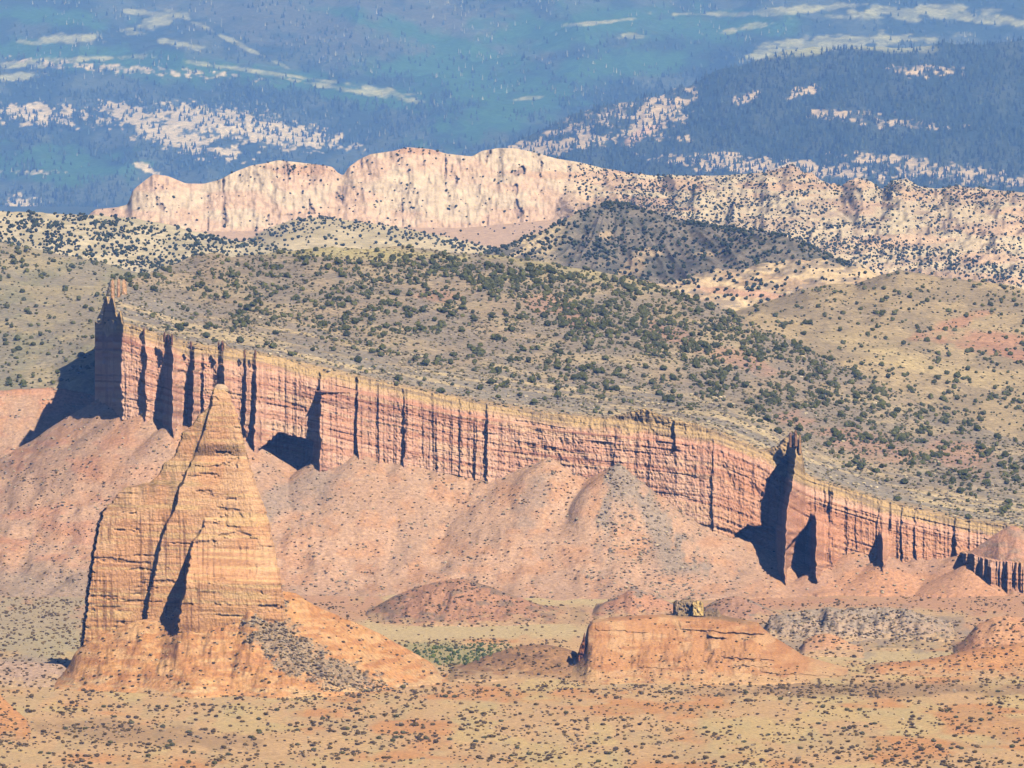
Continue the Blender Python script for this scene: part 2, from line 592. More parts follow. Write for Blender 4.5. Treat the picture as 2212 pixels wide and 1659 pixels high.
ac = mix(ac, lin((184, 126, 82)), .55 * sstep(.25, .6, vnoise(G_apron[..., 2] / 1.5, apx / 90, 86) + .3 * fbm(apx / 20, apy / 6, 2, 87)))
ac = mix(ac, lin((170, 148, 122)), .85 * debris)
foot = 1 - sstep(.5, 7, G_apron[..., 2] + 3.5 * fbm(apx / 24, apy / 8, 3, 88))
ac = mix(ac, mix(np.broadcast_to(TAN, ac.shape), ORANGE, sstep(-.2, .3, fbm(apx / 40, apy / 10, 3, 89))), foot)
grid_obj('debris_apron', G_apron - org, ac, M_SOIL, temple)

# ------------------------------------------------------------------ low mesa with capstones
MR = [(1130, 1476), (1170, 1462), (1210, 1448), (1230, 1440), (1246, 1422), (1262, 1392), (1270, 1358), (1280, 1346), (1310, 1342), (1345, 1338), (1400, 1336), (1452, 1332), (1500, 1332), (1556, 1335), (1606, 1345),
      (1636, 1350), (1650, 1366), (1668, 1380), (1706, 1404), (1736, 1424), (1772, 1434), (1850, 1456), (1880, 1470)]
MPX, MT, G_mesa = mound_grid(MR, [(1130, 3352), (1200, 3362), (1500, 3392), (1880, 3366)], [(1130, 22), (1200, 36), (1270, 62), (1500, 84), (1700, 66), (1880, 20)], [(1200, 15), (1500, 50), (1880, 14)], plateau=22, p=1.22, n=190, gully=.05, gs=5, seed=91, ledge=.3, xstep=1.25, sm=1.5)
mpx, mpy = proj(G_mesa)
for (lx0, lx1, ly, amt) in [(1530, 1568, 1374, 2.2), (1560, 1632, 1419, 2.0), (1640, 1670, 1424, 1.6), (1470, 1545, 1358, 1.4), (1548, 1650, 1364, 1.6), (1645, 1860, 1452, 1.6), (1590, 1660, 1437, 1.0), (1290, 1400, 1360, .8), (1380, 1470, 1440, .8)]:
    v_ = (ly + .05 * (mpx - lx0) + 2.0 * vnoise(mpx / 9, 0 * mpx, ly)) - mpy
    G_mesa[..., 1] -= 1.7 * amt * sstep(-.6, .6, v_) * np.clip(1 - v_ / 26, 0, 1) * sstep(lx0 - 6, lx0 + 4, mpx + 5 * vnoise(mpx / 4, mpy / 4, 95)) * (1 - sstep(lx1 - 4, lx1 + 6, mpx)) * (MT < .995)
mc = mix(np.broadcast_to(lin((204, 150, 104)), G_mesa.shape), lin((212, 166, 122)), sstep(-.2, .4, fbm(mpx / 30, mpy / 20, 3, 92)))
mc = mix(mc, lin((186, 128, 84)), .6 * sstep(.2, .6, .4 * fbm(mpx / 14, mpy / 5, 3, 96) +  vnoise(G_mesa[..., 2] / 1.6, mpx / 80, 93)))
mc = mix(mc, lin((226, 190, 140)), .5 * blob(mpx, mpy, 1240, 1455, 60, 12, seed=94))
mc = mix(mc, lin((150, 122, 88)), .8 * sstep(.96, 1.0, MT) * sstep(1440, 1470, mpx) * (1 - sstep(1580, 1640, mpx)))
mesa = empty('low_mesa', P(1540, 1480, 3330) * np.array([1, 1, 0]))
tag(mesa, 'low flat-topped orange mesa with brown and cream capstones on its top', 'mesa')
morg = np.array(mesa.location)
mc = mix(mc, np.broadcast_to(TAN, mc.shape), .8 * (1 - sstep(.3, 4, G_mesa[..., 2] + 2.5 * fbm(mpx / 24, mpy / 8, 3, 97))))
grid_obj('mesa_body', G_mesa - morg, mc, M_ROCK, mesa)


def rock_block(name, outline, D, depth, colr, parent, porg, seed=1, rough=.35, mat=None):
    """upright rock with the given frame-space outline (left-right, top profile), real depth, weathered faces"""
    x0, x1 = outline[0][0], outline[-1][0]
    yb = max(o[1] for o in outline) + 4
    px = np.arange(x0, x1 + .01, max(.6, (x1 - x0) / 60))
    tp = np.interp(px, [o[0] for o in outline], [o[1] for o in outline]) + 1.0 * vnoise(px / 3.0, 0 * px, seed)
    nr = 26
    rows = []
    for t in np.linspace(0, 1, nr):
        yy = yb * (1 - t) + tp * t
        e = np.minimum(1, np.minimum(px - x0, x1 - px) / max(2.0, .12 * (x1 - x0)))
        dd = D - depth * .5 * np.sqrt(np.clip(e, 0, 1)) * (1 - .18 * t) + rough * depth * .3 * fbm(px / 5, yy / 7, 3, seed + 2)
        rows.append(P(px, yy, dd))
    Fr = np.array(rows)
    topb = Fr[-1].copy()
    topb[:, 1] = D + depth * .5
    botb = Fr[0].copy()
    botb[:, 1] = D + depth * .5
    Gb = np.concatenate([Fr, topb[None], botb[None], Fr[:1]])
    cc = np.broadcast_to(colr, Gb.shape) * (1 + .2 * fbm(Gb[..., 0] / 2, Gb[..., 2] / 1.2, 3, seed + 5))[..., None]
    return grid_obj(name, Gb - porg, cc, mat or M_ROCK, parent)


rock_block('capstone', [(1454, 1334), (1455, 1304), (1462, 1300), (1470, 1301), (1478, 1296), (1484, 1298), (1492, 1294), (1500, 1300), (1506, 1308), (1507, 1334)], 3400, 12, lin((158, 134, 106)), mesa, morg, 3)
rock_block('capstone', [(1494, 1326), (1496, 1302), (1504, 1300), (1514, 1300), (1520, 1304), (1520, 1322)], 3394, 8, lin((226, 190, 126)), mesa, morg, 4)
rock_block('capstone', [(1506, 1334), (1512, 1316), (1524, 1322), (1534, 1319), (1544, 1324), (1550, 1314), (1556, 1326), (1562, 1336)], 3399, 6, lin((156, 130, 102)), mesa, morg, 5)
rock_block('rock_rib', [(1248, 1424), (1252, 1404), (1258, 1388), (1262, 1372), (1268, 1362), (1276, 1352), (1281, 1350), (1282, 1372), (1274, 1400), (1264, 1418)], 3358, 12, lin((150, 96, 66)), mesa, morg, 6)
for i, (a, b, yy, th_) in enumerate([(1534, 1566, 1374, 4), (1558, 1626, 1419, 4), (1570, 1640, 1362, 4), (1650, 1850, 1453, 3)]):
    pass

# ------------------------------------------------------------------ smaller mounds on the floor
def small_mound(name, ridge, D, front, back, base, alt, label, seed, p=1.1, gully=.1, gs=7, plateau=0, patch=.3):
    PXm, T, Gm = mound_grid(ridge, D, front, back, plateau=plateau, p=p, n=60, gully=gully, gs=gs, seed=seed)
    mx, my = proj(Gm)
    cc = mix(np.broadcast_to(lin(base), Gm.shape), lin(alt), sstep(-.2, .4, fbm(mx / 30, my / 12, 3, seed + 1) - .3 + patch * 2 * (T > .9)))
    cc = mix(cc, np.broadcast_to(lin((208, 174, 134)), cc.shape), .75 * (1 - sstep(.3, 3.5, Gm[..., 2] + 2 * fbm(mx / 24, my / 8, 3, seed + 7))))
    tag(grid_obj(name, Gm, cc, M_SOIL), label, 'mound', kind='structure')
    return Gm


MOUNDS = []
MOUNDS.append(small_mound('mound', [(770, 1336), (800, 1318), (850, 1288), (900, 1268), (950, 1256), (985, 1251), (1020, 1254), (1060, 1268), (1110, 1286), (1160, 1304), (1220, 1326), (1290, 1348)],
                          3770, 70, 80, (190, 142, 112), (156, 128, 106), 'pinkish brown low mound on the valley floor right of the monolith', 101))
MOUNDS.append(small_mound('mound', [(1270, 1322), (1310, 1300), (1345, 1284), (1368, 1270), (1385, 1276), (1420, 1290), (1460, 1306), (1520, 1330)],
                          3800, 60, 70, (208, 154, 122), (164, 140, 122), 'small pink mound behind the low mesa capstones', 111))
MOUNDS.append(small_mound('mound', [(1500, 1326), (1540, 1300), (1580, 1288), (1610, 1290), (1650, 1310), (1690, 1330), (1720, 1340)],
                          3760, 60, 60, (190, 146, 120), (160, 138, 122), 'grey pink mound behind the right end of the low mesa', 121))
MOUNDS.append(small_mound('mound', [(1640, 1352), (1700, 1322), (1760, 1312), (1820, 1318), (1880, 1310), (1950, 1316), (2010, 1330), (2070, 1350)],
                          3640, 60, 80, (194, 166, 142), (176, 156, 138), 'grey rubble covered rise right of the low mesa', 131, gully=.3, gs=9))
MOUNDS.append(small_mound('mound', [(1715, 1404), (1735, 1384), (1760, 1372), (1785, 1368), (1810, 1374), (1840, 1392), (1880, 1408)],
                          3520, 40, 40, (218, 168, 132), (212, 160, 120), 'small smooth pink dome beside the low mesa', 141, gully=.04))
MOUNDS.append(small_mound('mound', [(2040, 1425), (2075, 1390), (2110, 1350), (2145, 1334), (2180, 1330), (2240, 1336), (2300, 1360), (2352, 1400)],
                          3510, 80, 80, (216, 164, 124), (206, 150, 112), 'smooth pink mound at the right edge of the valley', 151, gully=.07))
MOUNDS.append(small_mound('mound', [(1850, 1458), (1900, 1440), (1980, 1434), (2040, 1424), (2090, 1412), (2150, 1402), (2240, 1392), (2352, 1400)],
                          [(1850, 3362), (2352, 3430)], [(1850, 12), (2352, 70)], 50, (214, 158, 108), (206, 148, 100), 'long low orange bank at the right edge', 161, gully=.06, plateau=20))
MOUNDS.append(small_mound('mound', [(-140, 1480), (-60, 1474), (0, 1500), (30, 1530), (60, 1556), (80, 1584)],
                          [(-140, 3140), (80, 3040)], 90, 60, (214, 156, 104), (206, 148, 98), 'smooth orange mound cut off by the left edge', 171, gully=.05))
MOUNDS.append(small_mound('mound', [(-140, 1424), (-40, 1424), (20, 1428), (70, 1430), (110, 1433), (145, 1436), (168, 1444), (188, 1476)],
                          3332, 42, 30, (196, 164, 142), (186, 158, 138), 'smooth grey pink rise at the left foot of the monolith', 201, gully=.05))
MOUNDS.append(small_mound('mound', [(960, 1452), (1010, 1434), (1050, 1416), (1100, 1400), (1140, 1392), (1180, 1392), (1220, 1400), (1246, 1408), (1270, 1420)],
                          3392, 60, 40, (178, 136, 96), (156, 120, 88), 'brown gravelly bank left of the low mesa', 181, gully=.08))
MOUNDS.append(small_mound('mound', [(1860, 1410), (1900, 1398), (1940, 1390), (1985, 1396), (2020, 1408)],
                          3560, 30, 30, (150, 140, 110), (140, 128, 104), 'small dark scrubby hummock on pale ground right of the mesa', 191, gully=.06))

# ------------------------------------------------------------------ red cliff wall
WT = [(205, 694), (216, 700), (221, 688), (226, 646), (230, 641), (234, 662), (238, 646), (242, 640), (247, 668), (252, 686), (258, 672), (263, 700), (272, 700), (300, 706), (307, 716), (311, 708), (316, 720),
      (348, 726), (354, 720), (360, 724), (366, 722), (372, 730), (377, 738), (400, 745), (411, 742), (416, 748), (440, 748), (468, 752), (474, 744), (480, 738), (486, 748), (520, 762), (527, 758), (532, 766),
      (545, 766), (552, 758), (558, 768), (600, 772), (650, 788), (676, 800), (684, 798), (692, 806), (770, 814), (870, 838), (1000, 862), (1100, 884), (1200, 896), (1300, 905), (1350, 896), (1395, 884), (1430, 898), (1455, 908),
      (1500, 916), (1550, 934), (1600, 956), (1650, 974), (1686, 966), (1700, 948), (1710, 938), (1718, 936), (1726, 942), (1732, 970), (1740, 1022), (1770, 1040), (1790, 1046), (1830, 1058), (1900, 1080), (1975, 1098), (2000, 1108), (2100, 1126), (2212, 1140), (2352, 1160)]
WB = [(205, 905), (265, 892), (310, 882), (360, 915), (410, 906), (480, 920), (540, 952), (556, 962), (564, 1034), (600, 1022), (640, 1006), (676, 992), (770, 972), (870, 986), (1000, 1012), (1060, 1022), (1120, 1004), (1180, 984), (1240, 1012), (1290, 1022), (1330, 1000), (1370, 1030),
      (1420, 1076), (1480, 1112), (1540, 1140), (1582, 1158), (1590, 1204), (1646, 1236), (1690, 1256), (1760, 1228), (1800, 1204), (1840, 1182), (1856, 1176), (1862, 1234), (1905, 1222), (1914, 1192), (1935, 1206), (1990, 1196), (2090, 1196), (2200, 1190), (2352, 1190)]


def Dwall(px):
    return np.interp(px, [205, 2212, 2352], [4140, 3965, 3952]) + 7 * vnoise(px / 170, 0 * px, 201)


def fin(px, py, edge, left, depth, decay):
    """a buttress whose left side drops back; edge/left/depth given down the wall as (y, value)"""
    ex = np.interp(py, [e[0] for e in edge], [e[1] for e in edge])
    lx = np.interp(py, [e[0] for e in left], [e[1] for e in left])
    dp = np.interp(py, [e[0] for e in depth], [e[1] for e in depth])
    r = np.where(px <= ex, np.clip((px - lx) / np.maximum(ex - lx, 1), 0, 1), np.clip(1 - (px - ex) / decay, 0, 1) ** 1.3)
    return dp * r


def wall_disp(px, py):
    d = np.zeros_like(px)
    jit = 2.0 * vnoise(py / 9, px / 90, 203) + 3.0 * vnoise(py / 45, px / 60, 204)
    q = px + jit

    def F_(x, y0, y1, dep, w, decay, lean=0, d0=None):
        d0 = dep * .5 if d0 is None else d0
        return fin(q, py, [(y0, x + lean), (y1, x)], [(y0, x - w + lean), (y1, x - w)], [(y0 - 12, 0), (y0, d0), (y1, dep), (y1 + 80, dep)], decay)
    d = d - 62 * np.clip((264 + 1.5 * jit - px) / 50, 0, 1.2)
    d = d + F_(243, 668, 930, 5, 3, 9, 0, 3)
    d = d + F_(316, 712, 850, 8, 8, 24)
    d = d + fin(q, py, [(715, 372), (915, 374)], [(715, 362), (780, 356), (915, 352)], [(712, 0), (724, 10), (780, 16), (850, 24), (915, 26), (960, 26)], 26)
    d = d + F_(417, 742, 905, 12, 10, 14, 3)
    d = d + F_(440, 775, 905, 3.5, 4, 12)
    d = d + F_(484, 738, 880, 14, 12, 16, 2)
    d = d + F_(530, 758, 930, 8, 6, 10, 2) * (1 - sstep(925, 950, py))
    d = d + F_(551, 758, 960, 10, 8, 40, 2)
    d = d + F_(693, 800, 850, 5, 4, 90, 0, 2) * (1 - sstep(845, 850, py))
    d = d + fin(q, py, [(840, 694), (995, 693)], [(840, 680), (995, 672)], [(842, 0), (847, 13), (900, 15), (940, 20), (990, 22), (1060, 22)], 120)
    d = d + F_(739, 815, 965, 1.6, 3, 18) + F_(773, 815, 975, 6, 4, 24) + F_(873, 840, 985, 5.5, 4, 40)
    d = d + F_(818, 850, 960, .8, 3, 20) + F_(912, 880, 985, 1.0, 3, 16) + F_(944, 870, 1000, 1.6, 3, 24)
    d = d + F_(994, 866, 1010, 1.6, 3, 16) + F_(1030, 900, 1012, 1.8, 3, 12) + F_(1053, 880, 1018, 4, 3, 60)
    d = d + F_(1458, 906, 962, 5, 4, 20, 0, 4) * (1 - sstep(960, 975, py)) + F_(1540, 950, 1080, 2.5, 3, 40) + F_(1330, 920, 1000, 2, 3, 60)
    d = d + fin(q, py, [(936, 1722), (985, 1721), (1030, 1715), (1085, 1706), (1135, 1699), (1250, 1697)], [(936, 1710), (1000, 1700), (1100, 1684), (1180, 1674), (1250, 1672)],
                [(936, 5), (1000, 18), (1080, 28), (1150, 40), (1260, 46), (1330, 48)], 40)
    d = d + fin(q, py, [(1112, 1762), (1240, 1762)], [(1112, 1752), (1240, 1734)], [(1106, 0), (1114, 14), (1150, 26), (1230, 36), (1300, 38)], 40)
    d = d + F_(1782, 1052, 1220, 2.5, 4, 10) + F_(1796, 1060, 1215, 11, 10, 26, 2) + F_(1829, 1090, 1200, 1.5, 3, 20) + F_(1849, 1110, 1190, 2, 3, 20)
    d = d + fin(q, py, [(1150, 1908), (1250, 1910)], [(1150, 1900), (1250, 1896)], [(1142, 0), (1160, 12), (1200, 24), (1240, 26), (1300, 26)], 26)
    e1 = 2.5 * vnoise(px / 7, py / 7, 207)
    d = d - 27 * sstep(564, 567, px + e1 + .35 * np.abs(py - 985)) * (1 - sstep(676, 679, px + e1)) * sstep(0, 3, py - (936 + np.clip(600 - px, 0, 40) * .9 + np.clip(px - 610, 0, 80) * .25) + e1)
    d = d - 24 * sstep(1586, 1589, px + e1 + .3 * np.abs(py - 1165)) * (1 - sstep(1676, 1680, px + e1)) * sstep(0, 3, py - (1136 + np.clip(1612 - px, 0, 40) * .8) + e1)
    lb_ = np.interp(py, [985, 1000, 1035, 1080, 1140], [1692, 1684, 1657, 1642, 1640])
    d = d - 22 * sstep(0, 4, px - lb_ + 1.6 * e1) * (1 - sstep(1686, 1694, px - np.interp(py, [985, 1140], [16, 0]) + e1)) * sstep(985, 1000, py) * (1 - sstep(1134, 1140, py))
    d = d - 26 * sstep(1697, 1700, px) * (1 - sstep(1748, 1752, px + e1)) * sstep(0, 3, py - (1186 - (px - 1697) * 1.12) + e1)
    d = d + F_(1898, 1082, 1150, 3, 4, 22) + F_(1951, 1098, 1195, 3.5, 4, 24) + F_(1979, 1100, 1195, 3.5, 4, 30) + F_(2066, 1120, 1195, 4.5, 5, 40)
    return d


wpx = np.concatenate([[205.0, 206.5, 208, 210], np.arange(212, 2353, 1.0), np.arange(2356, 2850, 4.0)])
wt = ip(WT, wpx, 0) + 1.6 * vnoise(wpx / 3.2, 0 * wpx, 205) + 1.2 * vnoise(wpx / 9, 0 * wpx, 206)
wb = ip(WB, wpx, 4) + 34
ts_ = np.concatenate([np.linspace(0, .3, 70)[:-1], np.linspace(.3, 1, 130)])
WPX = np.broadcast_to(wpx, (len(ts_), len(wpx))).copy()
WPY = wt[None] * (1 - ts_[:, None]) + wb[None] * ts_[:, None]
base_t = ip([(205, 700), (270, 702), (400, 742), (600, 774), (770, 814), (1000, 862), (1200, 896), (1400, 915), (1550, 934), (1650, 974), (1740, 1030), (1900, 1080), (2100, 1126), (2352, 1160)], wpx, 12)
ST = WPY - base_t[None]              # depth below the rim: bedding coordinate
d = wall_disp(WPX, WPY)
prox = sstep(-10, 60, ST)
left_z = 1 - sstep(1250, 1500, WPX)  # fluted left half, smoother middle
mid = sstep(1060, 1150, WPX) * (1 - sstep(1650, 1700, WPX))
flute = fbm(WPX / 9, WPY / 220, 4, 211)
d = d + (1 - .65 * mid) * (1.2 * flute + .8 * np.abs(fbm(WPX / 22, WPY / 300, 2, 212))) * (.5 + .5 * prox)
d = d + .34 * vnoise(ST / 5.5, WPX / 160, 213) + .2 * vnoise(ST / 2.3, WPX / 90, 214)
d = d - 4.5 * (1 - sstep(-6, 34, ST)) - 1.6 * (1 - sstep(28, 36, ST + 2 * vnoise(WPX / 20, 0 * WPX, 215)))
d = d - .8 * sstep(.5, .65, vnoise(ST / 7, WPX / 140, 216)) * sstep(-.1, .2, fbm(WPX / 90, ST / 30, 2, 217))
d = d + .4 * fbm(WPX / 3.5, WPY / 5, 2, 218) + .06 * np.clip(ST, 0, 200)
d = d + mid * 1.0 * fbm(WPX / 14, WPY / 26, 3, 219) * (1 - sstep(90, 130, ST))
Dw = Dwall(wpx)
retn = np.interp(wpx, [205, 206.5, 208, 210, 212], [30, 20, 12, 5, 0])
Dw_full = Dw + retn
Wf = P(WPX, WPY, Dw_full[None] - d)
capb = Wf[:1].copy()
capb[..., 1] = np.maximum(Dw_full + 34, Wf[:, :, 1].max(0) + 12)[None]
capb[..., 2] -= np.interp(wpx, [205, 260, 300], [20, 4, 0])[None] * 0 + .5
bot = capb.copy()
bot[..., 2] -= 90
G_wall = np.concatenate([bot, capb, Wf])
def rock_cols(px, py, st):
    c = mix(np.broadcast_to(lin((224, 172, 146)), px.shape + (3,)), lin((230, 184, 158)), sstep(-.3, .5, fbm(px / 60, st / 25, 3, 221)))
    c = mix(c, lin((194, 132, 104)), .55 * sstep(.05, .5, vnoise(st / 8, px / 200, 222) + .4 * vnoise(st / 3, px / 120, 223)))
    c = mix(c, lin((222, 182, 148)), .7 * sstep(.3, .6, vnoise(st / 5, px / 180, 224)))
    c = mix(c, lin((124, 78, 64)), .6 * sstep(.58, .72, vnoise(st / 6.2, px / 260, 225) + .18 * vnoise(px / 9, st / 3, 226)))
    c = mix(c, lin((160, 114, 96)), .35 * sstep(.25, .6, fbm(px / 6, py / 160, 3, 227) + .3 * fbm(px / 70, py / 60, 2, 228)))
    rim = 1 - sstep(14, 32, st + 7 * fbm(px / 40, st / 20, 3, 229))
    c = mix(c, mix(np.broadcast_to(lin((206, 172, 126)), c.shape), lin((168, 142, 112)), sstep(-.1, .5, vnoise(st / 3.5, px / 60, 230))), rim)
    c = mix(c, lin((214, 148, 108)), .5 * sstep(1500, 1620, px) * sstep(30, 60, st))
    return c
wc = rock_cols(WPX, WPY, ST)
wc = np.concatenate([wc[:1], wc[:1], wc])
cliff = grid_obj('cliff_wall', G_wall, wc, M_ROCK, smooth=True)
tag(cliff, 'long banded red cliff wall with dark clefts running down to the right across the valley', 'cliff')
# pinnacles standing on the cliff rim; the dark brown tints have shade painted in
corg = np.zeros(3)
for (px0, y0, y1, w0, dd, cl, sd) in [(243, 604, 640, 9, 14, (206, 160, 124), 1), (256, 602, 638, 8, 16, (206, 160, 124), 2), (268, 604, 632, 12, 18, (212, 168, 130), 3), 
                                      (311, 706, 722, 4, 0, (140, 100, 80), 7), (355, 717, 735, 5, -8, (120, 84, 68), 8), (363, 720, 736, 4, -9, (120, 84, 68), 17), (371, 721, 742, 5, -12, (130, 90, 72), 9), (412, 736, 750, 5, -7, (130, 90, 72), 10), (472, 738, 752, 4, -6, (130, 90, 72), 18), (480, 734, 754, 6, -9, (130, 90, 72), 11),
                                      (528, 754, 768, 4, -4, (140, 100, 80), 12), (551, 754, 770, 4, -6, (140, 100, 80), 13), (1708, 934, 962, 9, -4, (150, 112, 88), 14), (1719, 930, 960, 8, -6, (160, 120, 92), 15), (1728, 938, 976, 7, -5, (186, 144, 108), 16)]:
    rock_block('pinnacle', [(px0 - w0 / 2, y1), (px0 - w0 * .38, y0 + (y1 - y0) * .35), (px0 - w0 * .3, y0 + 2), (px0, y0), (px0 + w0 * .3, y0 + 4), (px0 + w0 * .4, y0 + (y1 - y0) * .3), (px0 + w0 / 2, y1)],
               float(Dwall(np.array([px0]))[0]) + dd, 4, lin(cl), cliff, corg, 230 + sd)

# ------------------------------------------------------------------ lower cliff at the right edge with a cone on top
LT = [(2080, 1196), (2100, 1196), (2120, 1206), (2150, 1212), (2352, 1226)]
LB = [(2080, 1200), (2100, 1216), (2120, 1244), (2140, 1284), (2200, 1312), (2352, 1330)]
lpx = np.concatenate([np.arange(2080, 2353, .8), np.arange(2356, 2850, 4.0)])
lt_, lb_ = ip(LT, lpx, 2), ip(LB, lpx, 2) + 14
t_ = np.linspace(0, 1, 70)[:, None]
LPX = np.broadcast_to(lpx, (70, len(lpx)))
LPY = lt_[None] * (1 - t_) + lb_[None] * t_
ld = 2.5 * (ridged(LPX / 14, LPY / 400, 2, 241) + .6 * fbm(LPX / 6, LPY / 90, 3, 242)) + .5 * vnoise((LPY - lt_[None]) / 4, LPX / 60, 243)
for x in (2104, 2118, 2138, 2160, 2176, 2192, 2210, 2230, 2260):
    ld = ld + 3.2 * np.where(LPX <= x, np.clip((LPX - x + 3) / 3, 0, 1), np.clip(1 - (LPX - x) / 12, 0, 1)) * sstep(0, .2, t_)
LD = ip([(2080, 3958), (2130, 3935), (2352, 3900)], lpx, 5)[None]
Lf = P(LPX, LPY, LD - ld)
lc = Lf[:1].copy()
lc[..., 1] += 60
lbt = lc.copy()
lbt[..., 2] -= 40
lcol = rock_cols(LPX, LPY, LPY - lt_[None] + 26)
tag(grid_obj('cliff_wall', np.concatenate([lbt, lc, Lf]), np.concatenate([lcol[:1], lcol[:1], lcol]), M_ROCK), 'short fluted red cliff at the right edge below the long wall', 'cliff')
small_mound('mound', [(2070, 1204), (2100, 1188), (2130, 1168), (2165, 1144), (2182, 1134), (2200, 1140), (2230, 1160), (2290, 1190), (2352, 1206)],
            [(2070, 3966), (2352, 3945)], [(2070, 14), (2190, 34), (2352, 34)], 40, (196, 148, 122), (176, 144, 124), 'pink cone of debris on the short fluted cliff', 251, p=1.0, gully=.05)

# ------------------------------------------------------------------ talus below the wall
sx = np.concatenate([np.arange(-640, -150, 20.0), np.arange(-150, 2360, 7.0), np.arange(2370, 2850, 20.0)])
TC = [(-150, 860), (0, 842), (110, 834), (200, 850)] + WB[1:]
sy = ip(TC, sx, 3)
sD = np.where(sx < 212, 4330.0, Dwall(sx) - wall_disp(sx, sy) * .9 - 3)
SP = P(sx, sy, sD)
tpx = np.concatenate([np.arange(-640, -140, 9.0), np.arange(-140, 2352, 2.2), np.arange(2358, 2850, 9.0)])
tyy = np.arange(3730, 4345, 2.6)
TYg, TPg = np.meshgrid(tyy, tpx, indexing='ij')
TXg = (TPg - 1106) / F * TYg * (1 + 0)
Tz = np.full(TXg.shape, -1e3)
warp = fbm(TXg / 16, TYg / 30, 3, 261)
for k in range(len(sx)):
    zk = SP[k, 2]
    if zk < 1:
        continue
    slope = .62
    Rk = zk / slope * 1.4
    dist = np.hypot(TXg - SP[k, 0], (TYg - SP[k, 1])) * (1 + .05 * warp)
    zz_ = zk * np.clip(1 - dist / Rk, 0, 1) ** 1.45
    np.maximum(Tz, zz_, out=Tz)
for (ax_, ay_, dd_, sl_) in ((1335, 998, 18, .80), (1185, 984, 10, .72), (1800, 1206, 10, .6), (2104, 1210, 24, .5)):
    ap = P(ax_, ay_, float(Dwall(np.array([ax_ * 1.0]))[0]) - dd_)
    dist = np.hypot(TXg - ap[0], TYg - ap[1]) * (1 + .08 * warp)
    np.maximum(Tz, ap[2] * np.clip(1 - dist * sl_ / ap[2] / 1.12, 0, 1) ** 1.12, out=Tz)
g1 = fbm(TXg / 7, TYg / 60, 3, 263)
g2 = ridged(TXg / 13, TYg / 90, 3, 264)
Tz = Tz + (.2 * g1 + .24 * (g2 - .3)) * np.clip(Tz / 12, 0, 1) * (1 - .7 * sstep(1640, 1720, TPg))
dw = np.interp(tpx, sx, sD)
Tz = np.where(TYg > dw[None] + 22, Tz - (TYg - dw[None] - 22) * 2.5, Tz)
Tz = np.where(Tz < .15, -1.5, Tz)
G_tal = np.stack([TXg, TYg, Tz], -1)
qx, qy = proj(G_tal)
tcl = mix(np.broadcast_to(lin((206, 166, 138)), G_tal.shape), lin((202, 156, 124)), sstep(-.2, .4, fbm(qx / 50, qy / 20, 3, 265)))
tcl = mix(tcl, lin((190, 156, 132)), .7 * sstep(-.05, .4, fbm(qx / 60 + qy / 90, qy / 60 - qx / 200, 3, 266)))
tcl = mix(tcl, lin((204, 138, 106)), .4 * sstep(.1, .5, fbm(qx / 70, qy / 18, 4, 267)) * (1 - sstep(180, 420, qx)))
greyc = 1 - sstep(.75, 1.1, (np.abs(qx - 1335 - np.clip(qy - 1000, 0, 400) * .3) / (24 + np.clip(qy - 1000, 0, 400) * .42)) + .35 * fbm(qx / 20, qy / 25, 3, 268))
edge_l = sstep(.25, .6, np.abs(qx - 1335 - np.clip(qy - 1000, 0, 300) * .15) / (20 + np.clip(qy - 1000, 0, 300) * .5))
tcl = mix(tcl, lin((164, 148, 134)), .85 * greyc * np.maximum(edge_l, 1 - sstep(1060, 1110, qy)) * (1 - sstep(1225, 1260, qy)))
tcl = mix(tcl, lin((158, 142, 130)), .6 * blob(qx, qy, 640, 1070, 130, 30, -25, seed=269) + .55 * blob(qx, qy, 1150, 1080, 26, 70, 25, seed=270))
tcl = mix(tcl, lin((212, 154, 116)), .6 * sstep(1640, 1760, qx))
tcl = mix(tcl, lin((182, 148, 128)), .6 * blob(qx, qy, 1990, 1215, 100, 22, seed=271) + .5 * blob(qx, qy, 1800, 1240, 150, 12, -28, seed=272))
tcl = mix(tcl, lin((170, 152, 134)), .7 * sstep(1190, 1250, qy) * (1 - sstep(150, 420, qx)))
tag(grid_obj('talus_slope', G_tal, tcl, M_SOIL), 'pink and red talus slopes fanning out below the long cliff wall', 'slope', kind='structure')

# ------------------------------------------------------------------ juniper hills behind the cliff
HILLC, HGREY, HRED, HYEL = lin((172, 152, 128)), lin((152, 139, 125)), lin((188, 146, 124)), lin((182, 163, 134))


def hill_noise(G, amp, s, seed, amp2=None):
    x, y = G[..., 0], G[..., 1]
    G = G.copy()
    G[..., 2] += amp * fbm(x / s, y / s, 4, seed) + (amp2 or amp * .25) * fbm(x / (s * .22), y / (s * .3), 3, seed + 9)
    return G


rimline = [(a, b + 2) for a, b in zip(wpx[::12], base_t[::12])]
h1_front = ([(-140, 870), (190, 850), (214, 720), (240, 690)] + [r for r in rimline if r[0] > 262])
Dfront = [(-140, 4260), (210, 4245)] + [(float(x), float(Dwall(np.array([x]))[0]) + 20) for x in np.arange(230, 2850, 60)]
h1_mid = [(-140, 850), (150, 800), (230, 650), (300, 640), (500, 665), (800, 700), (1100, 760), (1400, 830), (1700, 900), (1800, 935), (2000, 985), (2352, 1050)]
h1_ridge = [(-140, 830), (150, 740), (215, 700), (228, 650), (238, 604), (270, 598), (350, 582), (420, 560), (470, 546), (500, 552), (600, 540), (680, 531), (720, 538), (800, 545), (870, 543), (950, 548), (1100, 558), (1180, 570), (1300, 592), (1380, 605), (1450, 632), (1520, 652),
            (1580, 686), (1700, 742), (1800, 792), (1900, 836), (2000, 880), (2100, 920), (2212, 960), (2352, 1005)]
